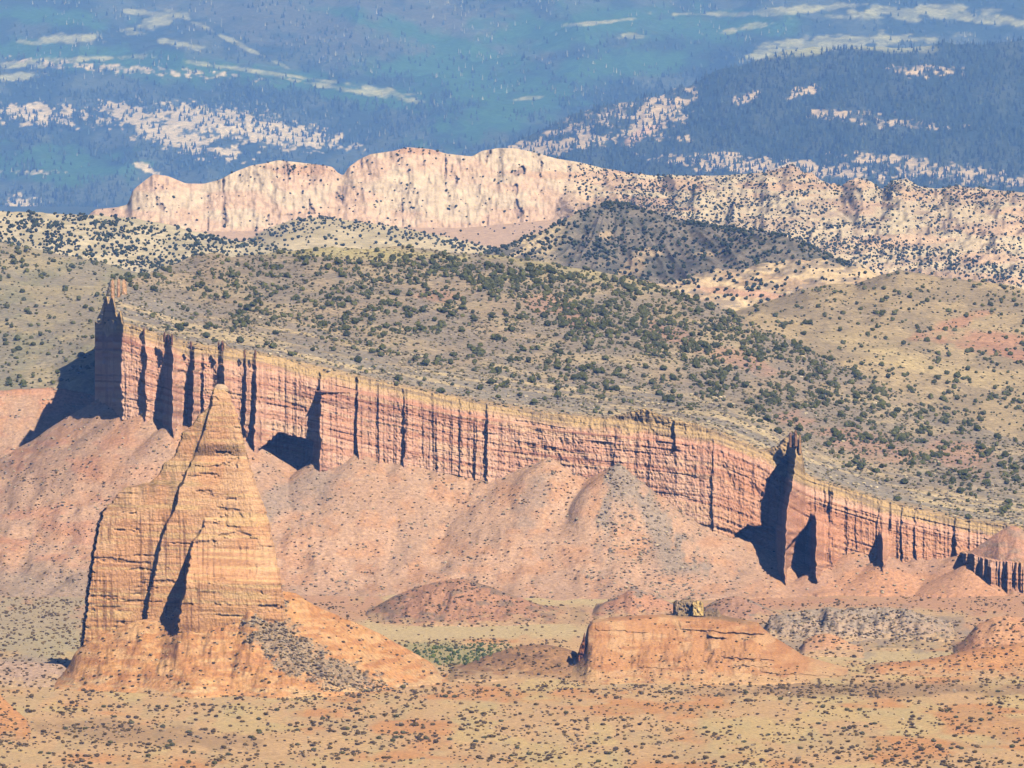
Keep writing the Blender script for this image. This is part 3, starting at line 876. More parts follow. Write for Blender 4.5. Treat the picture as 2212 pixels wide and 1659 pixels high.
PX1, PY1, G1 = loft([(h1_front, Dfront), (h1_mid, [(-140, 4300), (210, 4300), (400, 4420), (2352, 4150)]), (h1_ridge, [(-140, 4330), (210, 4340), (400, 4620), (1400, 4680), (2352, 4330)])], xr=(210, 2352), xsm=5)
fade = np.clip((np.arange(G1.shape[0]) / 14.0), 0, 1)[:, None]
G1n = hill_noise(G1, 2.6, 75, 301)
G1[..., 2] = G1[..., 2] + (G1n[..., 2] - G1[..., 2]) * fade
spur = sstep(.0, 1, fade) * 3.0 * ridged((G1[..., 0] + G1[..., 1] * .4) / 130, G1[..., 1] / 260, 2, 305)
G1[..., 2] += spur * fade
px_, py_ = proj(G1)
h1b = ip(h1_front, PX1[0], 5)[None]
belowrim = h1b - py_
C1 = mix(np.broadcast_to(HILLC, G1.shape), HYEL, sstep(-.2, .5, fbm(px_ / 90, py_ / 30, 4, 311)))
C1 = mix(C1, HGREY, .8 * sstep(-.1, .4, fbm(px_ / 120, py_ / 22, 4, 312) + .2))
for (cx, cy, rx, ry, rot, s) in [(1190, 660, 60, 26, 12, 1), (1600, 775, 90, 18, 22, 2), (1880, 960, 110, 26, 12, 3), (2080, 985, 70, 30, 20, 4), (1450, 720, 60, 16, 25, 5), (1250, 690, 40, 18, 20, 6), (1720, 905, 50, 14, 10, 7), (950, 640, 50, 12, 0, 8)]:
    C1 = mix(C1, HRED, .62 * blob(px_, py_, cx, cy, rx, ry, rot, seed=320 + s))
bandn = vnoise((belowrim) / 6.0, px_ / 220, 331) + .5 * vnoise(belowrim / 2.6, px_ / 120, 332)
near_rim = 1 - sstep(40, 110, belowrim + 25 * fbm(px_ / 70, py_ / 30, 3, 333))
C1 = mix(C1, lin((158, 148, 136)), .8 * near_rim * sstep(-.2, .3, bandn))
C1 = mix(C1, lin((216, 192, 152)), .75 * near_rim * sstep(.15, .5, -bandn))
C1 = mix(C1, lin((214, 172, 120)), .6 * (1 - sstep(2, 14, belowrim)) )
C1 = mix(C1, lin((196, 182, 128)), .7 * blob(px_, py_, 760, 545, 300, 14, 2, seed=341) + .5 * blob(px_, py_, 1250, 590, 160, 14, 10, seed=342))
tag(grid_obj('hill', *add_skirts(G1, C1, (-6, 40)), M_HILL), 'broad tan hill dotted with junipers behind the red cliff', 'hill', kind='structure')

# left valley slope behind the cliff end
PX0, PY0, G0 = loft([([(-140, 866), (0, 848), (110, 840), (215, 812), (330, 770)], 4342), ([(-140, 690), (100, 670), (330, 640)], 4750), ([(-140, 520), (0, 528), (120, 545), (220, 565), (330, 600), (420, 620)], 5250)], xr=(-140, 420))
G0 = hill_noise(G0, 2.5, 80, 351)
px0_, py0_ = proj(G0)
C0 = mix(np.broadcast_to(lin((182, 166, 134)), G0.shape), lin((160, 152, 124)), sstep(-.3, .4, fbm(px0_ / 80, py0_ / 26, 4, 352)))
C0 = mix(C0, lin((160, 148, 134)), .6 * sstep(0, .4, fbm(px0_ / 60, py0_ / 20, 4, 353)))
tag(grid_obj('hill', *add_skirts(G0, C0), M_HILL), 'grey green scrubby slope left of the cliff end', 'hill', kind='structure')

# right hill behind the valley
h2r = [(1480, 700), (1560, 672), (1640, 650), (1700, 632), (1750, 616), (1800, 606), (1850, 612), (1900, 596), (1940, 590), (2000, 600), (2100, 612), (2212, 628), (2352, 640)]
PX2, PY2, G2 = loft([([(1480, 720), (1580, 700), (1700, 760), (1800, 812), (1900, 856), (2000, 900), (2352, 1030)], [(1480, 4720), (2352, 4360)]), ([(1480, 710), (1650, 700), (1900, 740), (2352, 800)], 4800), (h2r, 5150)], xr=(1480, 2352))
G2 = hill_noise(G2, 3.2, 90, 361)
G2[..., 2] += 4 * ridged((G2[..., 0] - G2[..., 1] * .3) / 120, G2[..., 1] / 200, 2, 365) * np.clip(np.arange(G2.shape[0]) / 20, 0, 1)[:, None]
px2_, py2_ = proj(G2)
C2 = mix(np.broadcast_to(lin((186, 164, 130)), G2.shape), lin((164, 146, 120)), sstep(-.2, .4, fbm(px2_ / 90, py2_ / 30, 4, 371)))
for (cx, cy, rx, ry, rot, s) in [(2150, 735, 110, 18, 2, 1), (2060, 700, 70, 12, -18, 2), (2180, 765, 60, 10, 8, 3)]:
    C2 = mix(C2, lin((194, 136, 112)), .6 * blob(px2_, py2_, cx, cy, rx, ry, rot, seed=380 + s))
C2 = mix(C2, lin((196, 174, 134)), .6 * blob(px2_, py2_, 1900, 760, 130, 24, 18, seed=385) + .6 * blob(px2_, py2_, 2060, 802, 160, 16, 14, seed=386))
tag(grid_obj('hill', *add_skirts(G2, C2), M_HILL), 'rolling tan hill with a red patch at the right', 'hill', kind='structure')

# ------------------------------------------------------------------ cream outcrops and the dark conical hill
PX5, PY5, G5 = loft([([(1000, 640), (1400, 640), (1500, 668), (1560, 690), (1700, 700), (1900, 680), (2100, 660)], 5500), ([(1000, 600), (1300, 600), (1440, 612), (1510, 585), (1570, 580), (1640, 568), (1700, 562), (1780, 560), (1860, 590), (1960, 610), (2100, 640)], 5650)], xr=(1000, 2100))
G5 = hill_noise(G5, 4, 40, 391, 1.2)
px5_, py5_ = proj(G5)
C5 = mix(np.broadcast_to(lin((218, 192, 156)), G5.shape), lin((200, 170, 140)), sstep(-.1, .4, fbm(px5_ / 50, py5_ / 12, 4, 392)))
C5 = mix(C5, lin((150, 136, 124)), .7 * sstep(.05, .35, fbm(px5_ / 40 + py5_ / 30, py5_ / 10, 4, 394)))
C5 = mix(C5, lin((212, 164, 140)), .7 * blob(px5_, py5_, 1600, 632, 120, 8, 6, seed=393))
tag(grid_obj('hill', *add_skirts(G5, C5), M_FAR), 'low cream sandstone outcrops in front of the dark conical hill', 'hill', kind='structure')
h4r = [(1000, 560), (1060, 545), (1130, 514), (1200, 482), (1250, 454), (1275, 443), (1300, 440), (1350, 438), (1380, 448), (1420, 462), (1480, 478), (1560, 488), (1620, 492), (1680, 505), (1730, 522), (1780, 548), (1830, 572), (1900, 604), (1980, 640), (2100, 660)]
PX4, PY4, G4 = loft([([(1000, 640), (1200, 620), (1420, 628), (1500, 600), (1600, 590), (1800, 600), (2100, 668)], 5720), (h4r, [(1000, 5800), (1330, 5990), (2100, 5850)])], xr=(1000, 2100))
G4 = hill_noise(G4, 2.2, 70, 401)
G4[..., 2] += 7 * (ridged((PX4 - 1330) / (26 + .35 * np.abs(PY4 - 440)), PY4 / 160, 3, 404) - .4) * np.clip(np.arange(G4.shape[0])[::-1] / 25, 0, 1)[:, None]
px4_, py4_ = proj(G4)
C4 = mix(np.broadcast_to(lin((140, 130, 118)), G4.shape), lin((112, 108, 98)), sstep(-.15, .25, fbm(px4_ / 26, py4_ / 12, 4, 402)))
streak = sstep(.0, .35, fbm((px4_ + 1.6 * py4_) / 22, (px4_ - 1.6 * py4_) / 200, 3, 403)) * (1 - sstep(1170, 1260, px4_ + .4 * (py4_ - 500)))
C4 = mix(C4, lin((206, 184, 150)), .85 * streak)
for (cx, cy, rx, ry, rot, s) in [(1375, 572, 22, 16, -30, 1), (1400, 545, 26, 8, 0, 2), (1310, 508, 14, 8, 0, 3), (1530, 548, 50, 6, -4, 4), (1345, 590, 16, 14, 0, 5)]:
    C4 = mix(C4, lin((204, 178, 146)), .75 * blob(px4_, py4_, cx, cy, rx, ry, rot, seed=410 + s))
tag(grid_obj('hill', *add_skirts(G4, C4), M_HILL), 'dark grey conical hill with junipers and streaked left flank', 'hill', kind='structure')

# ------------------------------------------------------------------ white juniper slopes on the left
PX3, PY3, G3 = loft([([(-140, 560), (100, 570), (300, 610), (500, 580), (700, 560), (1100, 570), (1300, 580)], 5900), ([(-140, 455), (0, 456), (100, 459), (200, 463), (300, 474), (420, 500), (540, 522), (580, 532), (640, 545), (760, 552), (1300, 570)], 6400)], xr=(-140, 1300))
G3 = hill_noise(G3, 3.0, 80, 421)
px3_, py3_ = proj(G3)
C3 = mix(np.broadcast_to(lin((218, 202, 172)), G3.shape), lin((196, 182, 152)), sstep(-.1, .5, fbm(px3_ / 60, py3_ / 16, 4, 422)))
tag(grid_obj('hill', *add_skirts(G3, C3), M_FAR), 'pale slope thickly dotted with junipers at the left', 'hill', kind='structure')
PX3b, PY3b, G3b = loft([([(480, 560), (1000, 560), (1300, 575)], 6600), ([(480, 535), (540, 520), (580, 494), (620, 476), (660, 466), (700, 463), (760, 472), (860, 486), (960, 508), (1060, 536), (1110, 545), (1300, 560)], 7000)], xr=(480, 1300))
G3b = hill_noise(G3b, 2.5, 80, 431)
px3b_, py3b_ = proj(G3b)
C3b = mix(np.broadcast_to(lin((218, 200, 168)), G3b.shape), lin((200, 184, 152)), sstep(-.1, .5, fbm(px3b_ / 60, py3b_ / 16, 4, 432)))
tag(grid_obj('hill', *add_skirts(G3b, C3b), M_FAR), 'pale juniper dotted ridge below the white cliffs', 'hill', kind='structure')

# ------------------------------------------------------------------ white sandstone cliffs and slickrock
h6r = [(-140, 500), (0, 492), (170, 486), (196, 460), (206, 452), (250, 448), (276, 442), (286, 412), (300, 400), (318, 386), (332, 376), (362, 380), (400, 396), (440, 397), (475, 388), (505, 372), (540, 358), (575, 352), (600, 346), (640, 350), (690, 356), (718, 360), (728, 372), (742, 380),
       (752, 362), (775, 345), (800, 333), (850, 326), (880, 318), (930, 322), (965, 332), (1020, 338), (1040, 326), (1075, 320), (1110, 320), (1150, 328), (1200, 342), (1260, 352), (1310, 364), (1380, 376), (1440, 380), (1540, 378), (1600, 376), (1650, 372), (1690, 362), (1712, 356), (1740, 376), (1780, 394), (1815, 404),
       (1840, 388), (1880, 390), (1905, 408), (1930, 388), (1960, 386), (1985, 402), (2020, 408), (2060, 402), (2212, 416), (2352, 424)]
h6b = [(-140, 500), (600, 560), (1100, 560), (1300, 540), (1700, 560), (1900, 610), (2352, 680)]
h6m = [(-140, 490), (280, 500), (500, 500), (760, 490), (1000, 492), (1240, 470), (1500, 450), (1800, 470), (2352, 520)]
PX6, PY6, G6 = loft([(h6b, [(-140, 8000), (2352, 7300)]), (h6m, [(-140, 8250), (1200, 8250), (1500, 8000), (2352, 7900)]), (h6r, [(-140, 8330), (1200, 8330), (1500, 8500), (2352, 8500)])], xsm=3, rstep=1.2)
cliffm = sstep(-8, 6, h6m[0][1] * 0 + ip(h6m, PX6[0], 5)[None] - PY6) * (1 - sstep(1180, 1300, PX6))
x6, y6 = G6[..., 0], G6[..., 1]
dis = cliffm * (5 * fbm(PX6 / 44, PY6 / 90, 4, 441) + 1.8 * np.abs(fbm(PX6 / 16 + .4 * fbm(PX6 / 40, PY6 / 40, 2, 439), PY6 / 110, 3, 443)) + 1.0 * vnoise(PY6 / 9 + PX6 / 160, PX6 / 50, 442) + 1.2 * fbm(PX6 / 6, PY6 / 14, 3, 440) - 5 * sstep(.72, .84, ridged(PX6 / 30, PY6 / 190, 2, 456) + .2 * fbm(PX6 / 12, PY6 / 20, 3, 457)) * sstep(.0, .3, fbm(PX6 / 60, PY6 / 50, 2, 458)))
G6 = P(PX6, PY6, y6 - dis)
rgt = sstep(1180, 1300, PX6)
G6[..., 2] += rgt * (7 * fbm(PX6 / 60, PY6 / 22, 4, 445) + 8 * ridged(PX6 / 70, PY6 / 30, 3, 446) - 3) * np.clip((G6.shape[0] - np.arange(G6.shape[0])) / 12, 0, 1)[:, None]
px6_, py6_ = proj(G6)
C6 = mix(np.broadcast_to(lin((214, 192, 170)), G6.shape), lin((214, 182, 160)), sstep(-.2, .4, fbm(px6_ / 120, py6_ / 40, 4, 451) + .35 * sstep(420, 500, py6_) * (1 - rgt)))
C6 = mix(C6, lin((214, 198, 168)), .7 * rgt)
C6 = mix(C6, lin((214, 174, 146)), .6 * rgt * sstep(0, .4, fbm(px6_ / 140, py6_ / 20, 4, 452)))
C6 = mix(C6, lin((196, 156, 130)), .8 * (blob(px6_, py6_, 660, 366, 80, 12, 4, seed=453) + blob(px6_, py6_, 905, 325, 50, 7, 2, seed=454)) + .6 * blob(px6_, py6_, 1200, 378, 90, 8, 2, seed=455))
crk = sstep(.62, .8, ridged(PX6 / 30, PY6 / 190, 2, 456) + .2 * fbm(PX6 / 12, PY6 / 20, 3, 457)) * sstep(.0, .3, fbm(PX6 / 60, PY6 / 50, 2, 458))
C6 = mix(C6, lin((140, 116, 106)), .6 * crk * cliffm)
C6 = mix(C6, lin((178, 150, 132)), .55 * rgt * sstep(.1, .5, fbm(px6_ / 70 + py6_ / 40, py6_ / 14, 4, 459)))
tag(grid_obj('white_cliffs', *add_skirts(G6, C6, (60, 60), (220, 120)), M_FAR), 'pale pink and white sandstone cliffs and slickrock domes below the mountain', 'cliffs', kind='structure')

# ------------------------------------------------------------------ forested mountain
FOREST, TEAL, MEADOW, PALE = lin((54, 68, 60)), lin((64, 98, 66)), lin((160, 162, 128)), lin((200, 186, 164))
h7r = [(850, 420), (980, 345), (1080, 318), (1130, 296), (1180, 272), (1240, 246), (1320, 222), (1400, 200), (1480, 178), (1560, 152), (1620, 135), (1700, 120), (1800, 106), (1900, 98), (2000, 92), (2100, 90), (2212, 94), (2352, 98)]
PX7, PY7, G7 = loft([([(850, 480), (2352, 480)], 18000), (h7r, [(850, 20000), (2352, 22500)])], xr=(850, 2352), wide=1000)
G7 = hill_noise(G7, 12, 380, 461)
G7[..., 2] += 8 * ridged(PX7 / 120, PY7 / 120, 2, 462) - 4
px7_, py7_ = proj(G7)
out7 = np.zeros(px7_.shape)
for (cx, cy, rx, ry, rot, s) in [(1425, 240, 62, 34, -30, 1), (1390, 285, 40, 14, -25, 2), (1280, 262, 120, 18, -22, 3), (1740, 195, 36, 9, -15, 4), (1610, 212, 26, 8, -25, 5), (1850, 250, 60, 10, 5, 6), (1960, 268, 90, 9, 3, 7), (1780, 245, 40, 10, 0, 8), (1470, 296, 24, 8, 10, 9),
                                 (1180, 318, 120, 16, -8, 10), (1580, 355, 120, 14, 4, 11), (2000, 362, 170, 16, 6, 12), (1700, 362, 190, 14, 5, 17), (1560, 335, 30, 6, 0, 13), (1900, 345, 40, 8, 0, 14), (2100, 385, 160, 12, 4, 15), (1990, 150, 70, 12, 5, 16)]:
    out7 = np.maximum(out7, blob(px7_, py7_, cx, cy, rx, ry, rot, seed=470 + s, rough=.7, fs=.5) * (.55 if s in (3, 6, 7, 8, 12, 15, 16) else 1))
rock7 = sstep(.15, .85, out7 + .5 * fbm(px7_ / 12, py7_ / 8, 3, 491) * (out7 > .02))
C7 = mix(np.broadcast_to(FOREST, G7.shape), lin((74, 84, 74)), sstep(-.2, .5, fbm(px7_ / 60, py7_ / 40, 4, 492)))
C7 = mix(C7, lin((206, 186, 160)), rock7)
C7 = mix(C7, lin((220, 180, 152)), .7 * blob(px7_, py7_, 1388, 288, 44, 9, -28, seed=493, rough=.3))
mead7 = np.maximum(blob(px7_, py7_, 1720, 112, 120, 12, -8, seed=494, rough=.3), blob(px7_, py7_, 1860, 98, 150, 12, 3, seed=495, rough=.3)) * (1 - sstep(100, 135, py7_ - .04 * (1900 - px7_)))
C7 = mix(C7, MEADOW, mead7)
tag(grid_obj('mountain_shoulder', *add_skirts(G7, C7, (300, 150), (900, 300)), M_MTN), 'dark forested shoulder of the mountain with pale outcrops at the right', 'mountain', kind='structure')

PX8, PY8, G8 = loft([([(-140, 500), (1400, 420), (2352, 420)], 23400), ([(-140, 330), (2352, 300)], 25000), ([(-140, 120), (2352, 110)], 27600), ([(-140, -60), (2352, -60)], 30000), ([(-140, -460), (2352, -460)], 37000)], rstep=1.6, wide=1000)
G8 = hill_noise(G8, 40, 700, 501, 9)
swell = ridged(PX8 / 420 + PY8 / 900, PY8 / 150 - PX8 / 1200, 2, 503)
G8[..., 2] += 60 * (swell - .4)
px8_, py8_ = proj(G8)
teal = np.zeros(px8_.shape)
for (cx, cy, rx, ry, rot, s) in [(1020, 170, 190, 70, 15, 1), (1080, 250, 160, 36, -18, 2), (1240, 60, 220, 40, -6, 3), (120, 40, 130, 20, 4, 4), (120, 355, 170, 36, 4, 5), (950, 90, 200, 24, 16, 6), (1550, 60, 160, 30, -4, 7), (330, 140, 380, 26, 6, 8), (760, 200, 200, 22, 12, 9), (40, 108, 140, 16, 0, 10), (1350, 140, 160, 30, -8, 11)]:
    teal = np.maximum(teal, blob(px8_, py8_, cx, cy, rx, ry, rot, seed=510 + s, rough=.55, soft=.5))
mead = np.zeros(px8_.shape)
for (cx, cy, rx, ry, rot, s) in [(150, 82, 80, 9, -3, 1), (345, 48, 50, 12, -14, 2), (330, 30, 60, 5, 6, 3), (500, 88, 120, 5, 26, 4), (390, 95, 40, 7, 8, 5), (760, 195, 120, 5, 10, 6), (830, 200, 60, 8, 12, 7), (560, 155, 160, 4, 8, 8), (1300, 48, 70, 4, -6, 9), (1700, 22, 110, 7, -4, 10), (1980, 26, 130, 14, -2, 11),
                                 (2130, 42, 110, 10, 6, 12), (1850, 90, 160, 14, -4, 13), (1660, 112, 60, 10, -20, 14), (1140, 212, 30, 4, -8, 15), (1610, 60, 60, 6, -12, 16), (1370, 78, 28, 5, 0, 17), (30, 165, 60, 9, -6, 18), (1570, 30, 120, 4, 0, 19), (140, 130, 150, 5, -3, 20), (30, 140, 50, 8, 0, 21)]:
    mead = np.maximum(mead, blob(px8_, py8_, cx, cy, rx, ry, rot, seed=530 + s, rough=.65, soft=.3, fs=.7))
out8 = np.zeros(px8_.shape)
for (cx, cy, rx, ry, rot, s) in [(105, 248, 92, 20, 3, 1), (290, 250, 60, 22, 20, 2), (440, 258, 110, 24, 4, 3), (560, 280, 150, 26, 10, 4), (630, 290, 100, 20, 8, 5), (380, 300, 110, 20, 15, 6), (310, 362, 26, 8, 20, 7), (50, 440, 36, 14, 8, 8), (280, 150, 200, 8, 4, 9), (80, 372, 60, 4, 0, 10)]:
    out8 = np.maximum(out8, blob(px8_, py8_, cx, cy, rx, ry, rot, seed=560 + s, rough=.75, fs=.45) * (.5 if s in (9, 10) else 1))
rock8 = sstep(.15, .85, out8 + .55 * fbm(px8_ / 11, py8_ / 7, 3, 571) * (out8 > .02))
C8 = mix(np.broadcast_to(FOREST, G8.shape), lin((82, 92, 82)), sstep(-.2, .5, fbm(px8_ / 90, py8_ / 40, 4, 572)))
C8 = mix(C8, lin((104, 104, 92)), .6 * blob(px8_, py8_, 800, 50, 400, 70, 6, seed=573))
C8 = mix(C8, TEAL, teal)
C8 = mix(C8, MEADOW, mead * (.55 + .45 * sstep(-.3, .2, fbm(px8_ / 30, py8_ / 8, 3, 574))))
C8 = mix(C8, PALE, rock8)
tag(grid_obj('mountain', *add_skirts(G8, C8, (600, 300), (900, 300)), M_MTN), 'blue hazy forested mountainside with meadows and white outcrops', 'mountain', kind='structure')

# ------------------------------------------------------------------ vegetation
DARKJ, MIDJ, SAGE, BLKC = lin((80, 84, 46)), lin((86, 94, 50)), lin((112, 108, 74)), lin((44, 56, 52))


def mpp(y):
    return y / F


def tints(n, a, b, rng):
    t = rng.rand(n)[:, None]
    return (a * (1 - t) + b * t) * rng.uniform(.7, 1.25, n)[:, None]


bushes_hi = [bush_pattern(rng, 3, ICO2, 110, .8) for _ in range(5)]
bushes = [bush_pattern(rng, 2, ICO1, 22, .8) for _ in range(6)]
bushes_lo = [bush_pattern(rng, 1, ICO1, 8, .85) for _ in range(5)]
junip_hi = [bush_pattern(rng, 4, ICO2, 160, .95, .35) for _ in range(6)]
junip = [bush_pattern(rng, 3, ICO1, 26, .95, .35) for _ in range(6)]
conif = [conifer_pattern(rng) for _ in range(6)]
stones = [stone_pattern(rng) for _ in range(6)]

# low desert shrubs: floor, mounds, apron, talus
dens = .25 + 1.4 * sstep(-.25, .4, fbm(fpx / 60, fpy / 14, 4, 601))
dens *= (fpy > 1240) & (fpy < 1700) & (fpx > -150) & (fpx < 2360)
dens *= 1 - .75 * pale
dens += 3.0 * blob(fpx, fpy, 990, 1415, 150, 24, seed=602) + 1.2 * blob(fpx, fpy, 70, 1350, 180, 70, seed=603)
dens *= (gy > 2640) & (gy < 4100)
dens += 1.6 * blob(fpx, fpy, 1520, 1490, 400, 16, seed=604) + .9 * blob(fpx, fpy, 640, 1500, 330, 14, seed=606)
p1 = scatter(rng, G_floor, 14500, dens)
w1 = (.3 + .7 * rng.rand(len(p1)) ** 2.2) * 2.2 * np.interp(p1[:, 1], [2900, 3600, 4000], [1, .95, .9])
p2 = scatter(rng, G_apron, 1000, (.25 + 2.2 * debris) * (APT < 1))
w2 = rng.uniform(.45, 1.1, len(p2)) ** 1.5 * 1.7
dt = (.8 + .6 * fbm(qx / 80, qy / 30, 3, 605)) * (1 - .65 * sstep(1620, 1720, qx)) * (Tz > .3) * (1 + .8 * (1 - sstep(200, 500, qx)) * sstep(960, 1020, qy))
dt *= .25 + .75 * sstep(960, 1040, qy + .0 * qx)
p3 = scatter(rng, G_tal, 4300, dt)
w3 = rng.uniform(.4, 1.0, len(p3)) ** 1.8 * 1.5
qm = scatter(rng, G_mesa, 420, (.3 + 1.2 * (MT < .5)) * (MT < 1.001))
pm, wm = [qm], [(.3 + .7 * rng.rand(len(qm)) ** 2) * 1.5]
for Gm in MOUNDS:
    mx, my = proj(Gm)
    ar = (mx.max() - mx.min()) * (my.max() - my.min())
    q = scatter(rng, Gm, int(ar / 110), np.ones(mx.shape))
    pm.append(q)
    wm.append(rng.uniform(.4, 1.0, len(q)) ** 1.5 * 1.8)
ps = np.concatenate([p1, p2, p3] + pm)
ws = np.concatenate([w1, w2, w3] + wm)
def infr(p):
    x, y = proj(p)
    return (x > 6) & (x < 2206) & (y > 0) & (y < 1652)


order = np.argsort(-ws / ps[:, 1] * infr(ps))
sel = np.zeros(len(ps), bool)
sel[order[:300]] = True


def shrub_label(p):
    x, y = proj(p)
    if y > 1560:
        return 'one of the larger dark sage shrubs on the tan foreground flat', 'larger shrubs on the foreground flat'
    if y > 1470:
        return 'one of the larger dark shrubs on the flat before the monolith and mesa', 'larger shrubs in front of the monolith and mesa'
    if x < 190:
        return 'one of the larger dark shrubs on the ground left of the monolith', 'larger shrubs left of the monolith'
    if x < 965 and y > 1260 and p[1] < 3380:
        return 'one of the larger dark shrubs on the debris apron of the monolith', 'larger shrubs on the monolith apron'
    if y < 1270:
        return 'one of the larger dark shrubs on the pink talus below the long cliff', 'larger shrubs on the talus'
    return 'one of the larger dark shrubs on the flats and mounds behind the low mesa', 'larger shrubs behind the low mesa'


hs = ws * rng.uniform(.55, .85, len(ws))
individuals('sage_shrub', bushes_hi, ps[sel], ws[sel], hs[sel], [lin((112, 92, 58)), lin((98, 80, 52)), lin((104, 98, 60))], M_LEAF, rng, shrub_label, 'shrub')
cs = tints((~sel).sum(), lin((98, 80, 52)), lin((132, 108, 72)), rng)
sxx, syy = proj(ps[~sel])
green = blob(sxx, syy, 985, 1415, 150, 26, seed=607) * (ps[~sel][:, 1] > 3380)
cs = mix(cs, tints(len(cs), lin((78, 92, 48)), lin((112, 122, 66)), rng), green)
hs[~sel] *= 1 + .6 * green
o = spread('shrubs', bushes, ps[~sel], ws[~sel], hs[~sel], cs, M_LEAF, rng)
tag(o, 'countless small dark sage shrubs over the valley floor and talus', 'shrubs', kind='stuff')

# small pale and grey stones
dst = (.3 + 1.2 * sstep(-.1, .4, fbm(fpx / 70, fpy / 12, 4, 611))) * (fpy > 1270) * (fpy < 1700) * (gy > 2640) * (gy < 4100)
dst = dst + 3 * (blob(fpx, fpy, 1900, 1490, 420, 16, seed=3) + blob(fpx, fpy, 300, 1585, 260, 22, 6, seed=4)) * (gy > 2640) * (gy < 4100) + 2 * blob(fpx, fpy, 1850, 1360, 260, 36, seed=10) * (gy > 2640) * (gy < 4100)
q1 = scatter(rng, G_floor, 3200, dst)
q2 = scatter(rng, G_apron, 1700, (.12 + 4.0 * debris) * (APT < 1))
q3 = scatter(rng, G_tal, 4000, (.2 + greyc * 2 + .5 * sstep(0, .5, fbm(qx / 60, qy / 60, 3, 612))) * (Tz > .3))
q4 = scatter(rng, MOUNDS[3], 700, np.ones(MOUNDS[3].shape[:2]))
qs = np.concatenate([q1, q2, q3, q4])
wq = rng.uniform(.25, 1.0, len(qs)) ** 2 * 2.2
wq[len(q1):len(q1) + len(q2)] *= .75
big = np.argsort(-wq / qs[:, 1] * infr(qs))[:120]
selq = np.zeros(len(qs), bool)
selq[big] = True


def stone_label(p):
    x, y = proj(p)
    if x < 965 and p[1] < 3380 and y < 1500:
        return 'one of the larger grey boulders in the debris on the monolith apron', 'larger boulders on the monolith apron'
    if y > 1470:
        return 'one of the larger grey boulders lying on the foreground flat', 'larger boulders on the foreground flat'
    if y < 1260:
        return 'one of the larger grey boulders on the talus below the long cliff', 'larger boulders on the talus'
    return 'one of the larger grey boulders on the flats behind the monolith and mesa', 'larger boulders on the far flats'


hq = wq * rng.uniform(.6, .9, len(wq))
individuals('boulder', stones, qs[selq], wq[selq], hq[selq], [lin((166, 146, 122)), lin((186, 158, 126)), lin((142, 126, 110))], M_STONE, rng, stone_label, 'boulder')
cq = tints(len(qs), lin((140, 122, 106)), lin((206, 184, 156)), rng)
tag(spread('rubble', stones, qs[~selq], wq[~selq], hq[~selq], cq[~selq], M_STONE, rng), 'grey and pale rubble strewn over the floor, apron and talus', 'rubble', kind='stuff')

# junipers on the hills
def clump(px, py, s, sx=46, sy=18):
    return sstep(-.15, .45, fbm(px / sx, py / sy, 4, s))


bel = belowrim
d1_ = (.12 + 1.5 * clump(px_, py_, 621)) * sstep(30, 90, bel + 30 * fbm(px_ / 60, py_ / 30, 2, 622))
d1_ = d1_ + .07
d1_ += 1.5 * (blob(px_, py_, 1500, 640 + 0, 330, 26, 22, seed=623) + blob(px_, py_, 1120, 600, 260, 26, 6, seed=624) + blob(px_, py_, 1320, 690, 200, 40, 14, seed=625) + .7 * blob(px_, py_, 1700, 760, 260, 22, 22, seed=626))
d1_ *= 1 - .8 * blob(px_, py_, 760, 541, 300, 10, 2, seed=341)
d1_ *= 1 - .7 * (1 - sstep(225, 300, px_)) * (1 - 0)
j1 = scatter(rng, G1, 7000, d1_)
j0 = scatter(rng, G0, 1700, .35 + 1.3 * clump(px0_, py0_, 631) + 1.5 * (1 - sstep(560, 620, py0_)))
j2 = scatter(rng, G2, 1900, .2 + 1.5 * clump(px2_, py2_, 632))
jj = np.concatenate([j1, j0, j2])
wj = (.28 + .72 * rng.rand(len(jj)) ** 2.4) * 4.0
selj = np.zeros(len(jj), bool)
selj[np.argsort(-wj / jj[:, 1] * infr(jj))[:300]] = True


def jun_label(p):
    x, y = proj(p)
    if x < 230 and p[1] < 5300 and y > 540:
        return 'one of the larger junipers on the grey slope left of the cliff end', 'larger junipers left of the cliff end'
    if p[1] > 4700 and x > 1480:
        return 'one of the larger dark junipers on the right hill with the red patch', 'larger junipers on the right hill'
    if x < 1100:
        return 'one of the larger junipers on the left half of the hill behind the cliff', 'larger junipers on the hill, left half'
    return 'one of the larger junipers on the right half of the hill behind the cliff', 'larger junipers on the hill, right half'


hj = wj * rng.uniform(.75, 1.05, len(wj))
individuals('juniper_tree', junip_hi, jj[selj], wj[selj], hj[selj], [lin((86, 90, 50)), lin((78, 82, 46)), lin((100, 102, 58))], M_LEAF, rng, jun_label, 'juniper')
cj = tints(len(jj), DARKJ, lin((108, 108, 66)), rng)
tag(spread('junipers', junip, jj[~selj], wj[~selj], hj[~selj], cj[~selj], M_LEAF, rng), 'many small dark junipers scattered over the hills behind the cliff', 'junipers', kind='stuff')

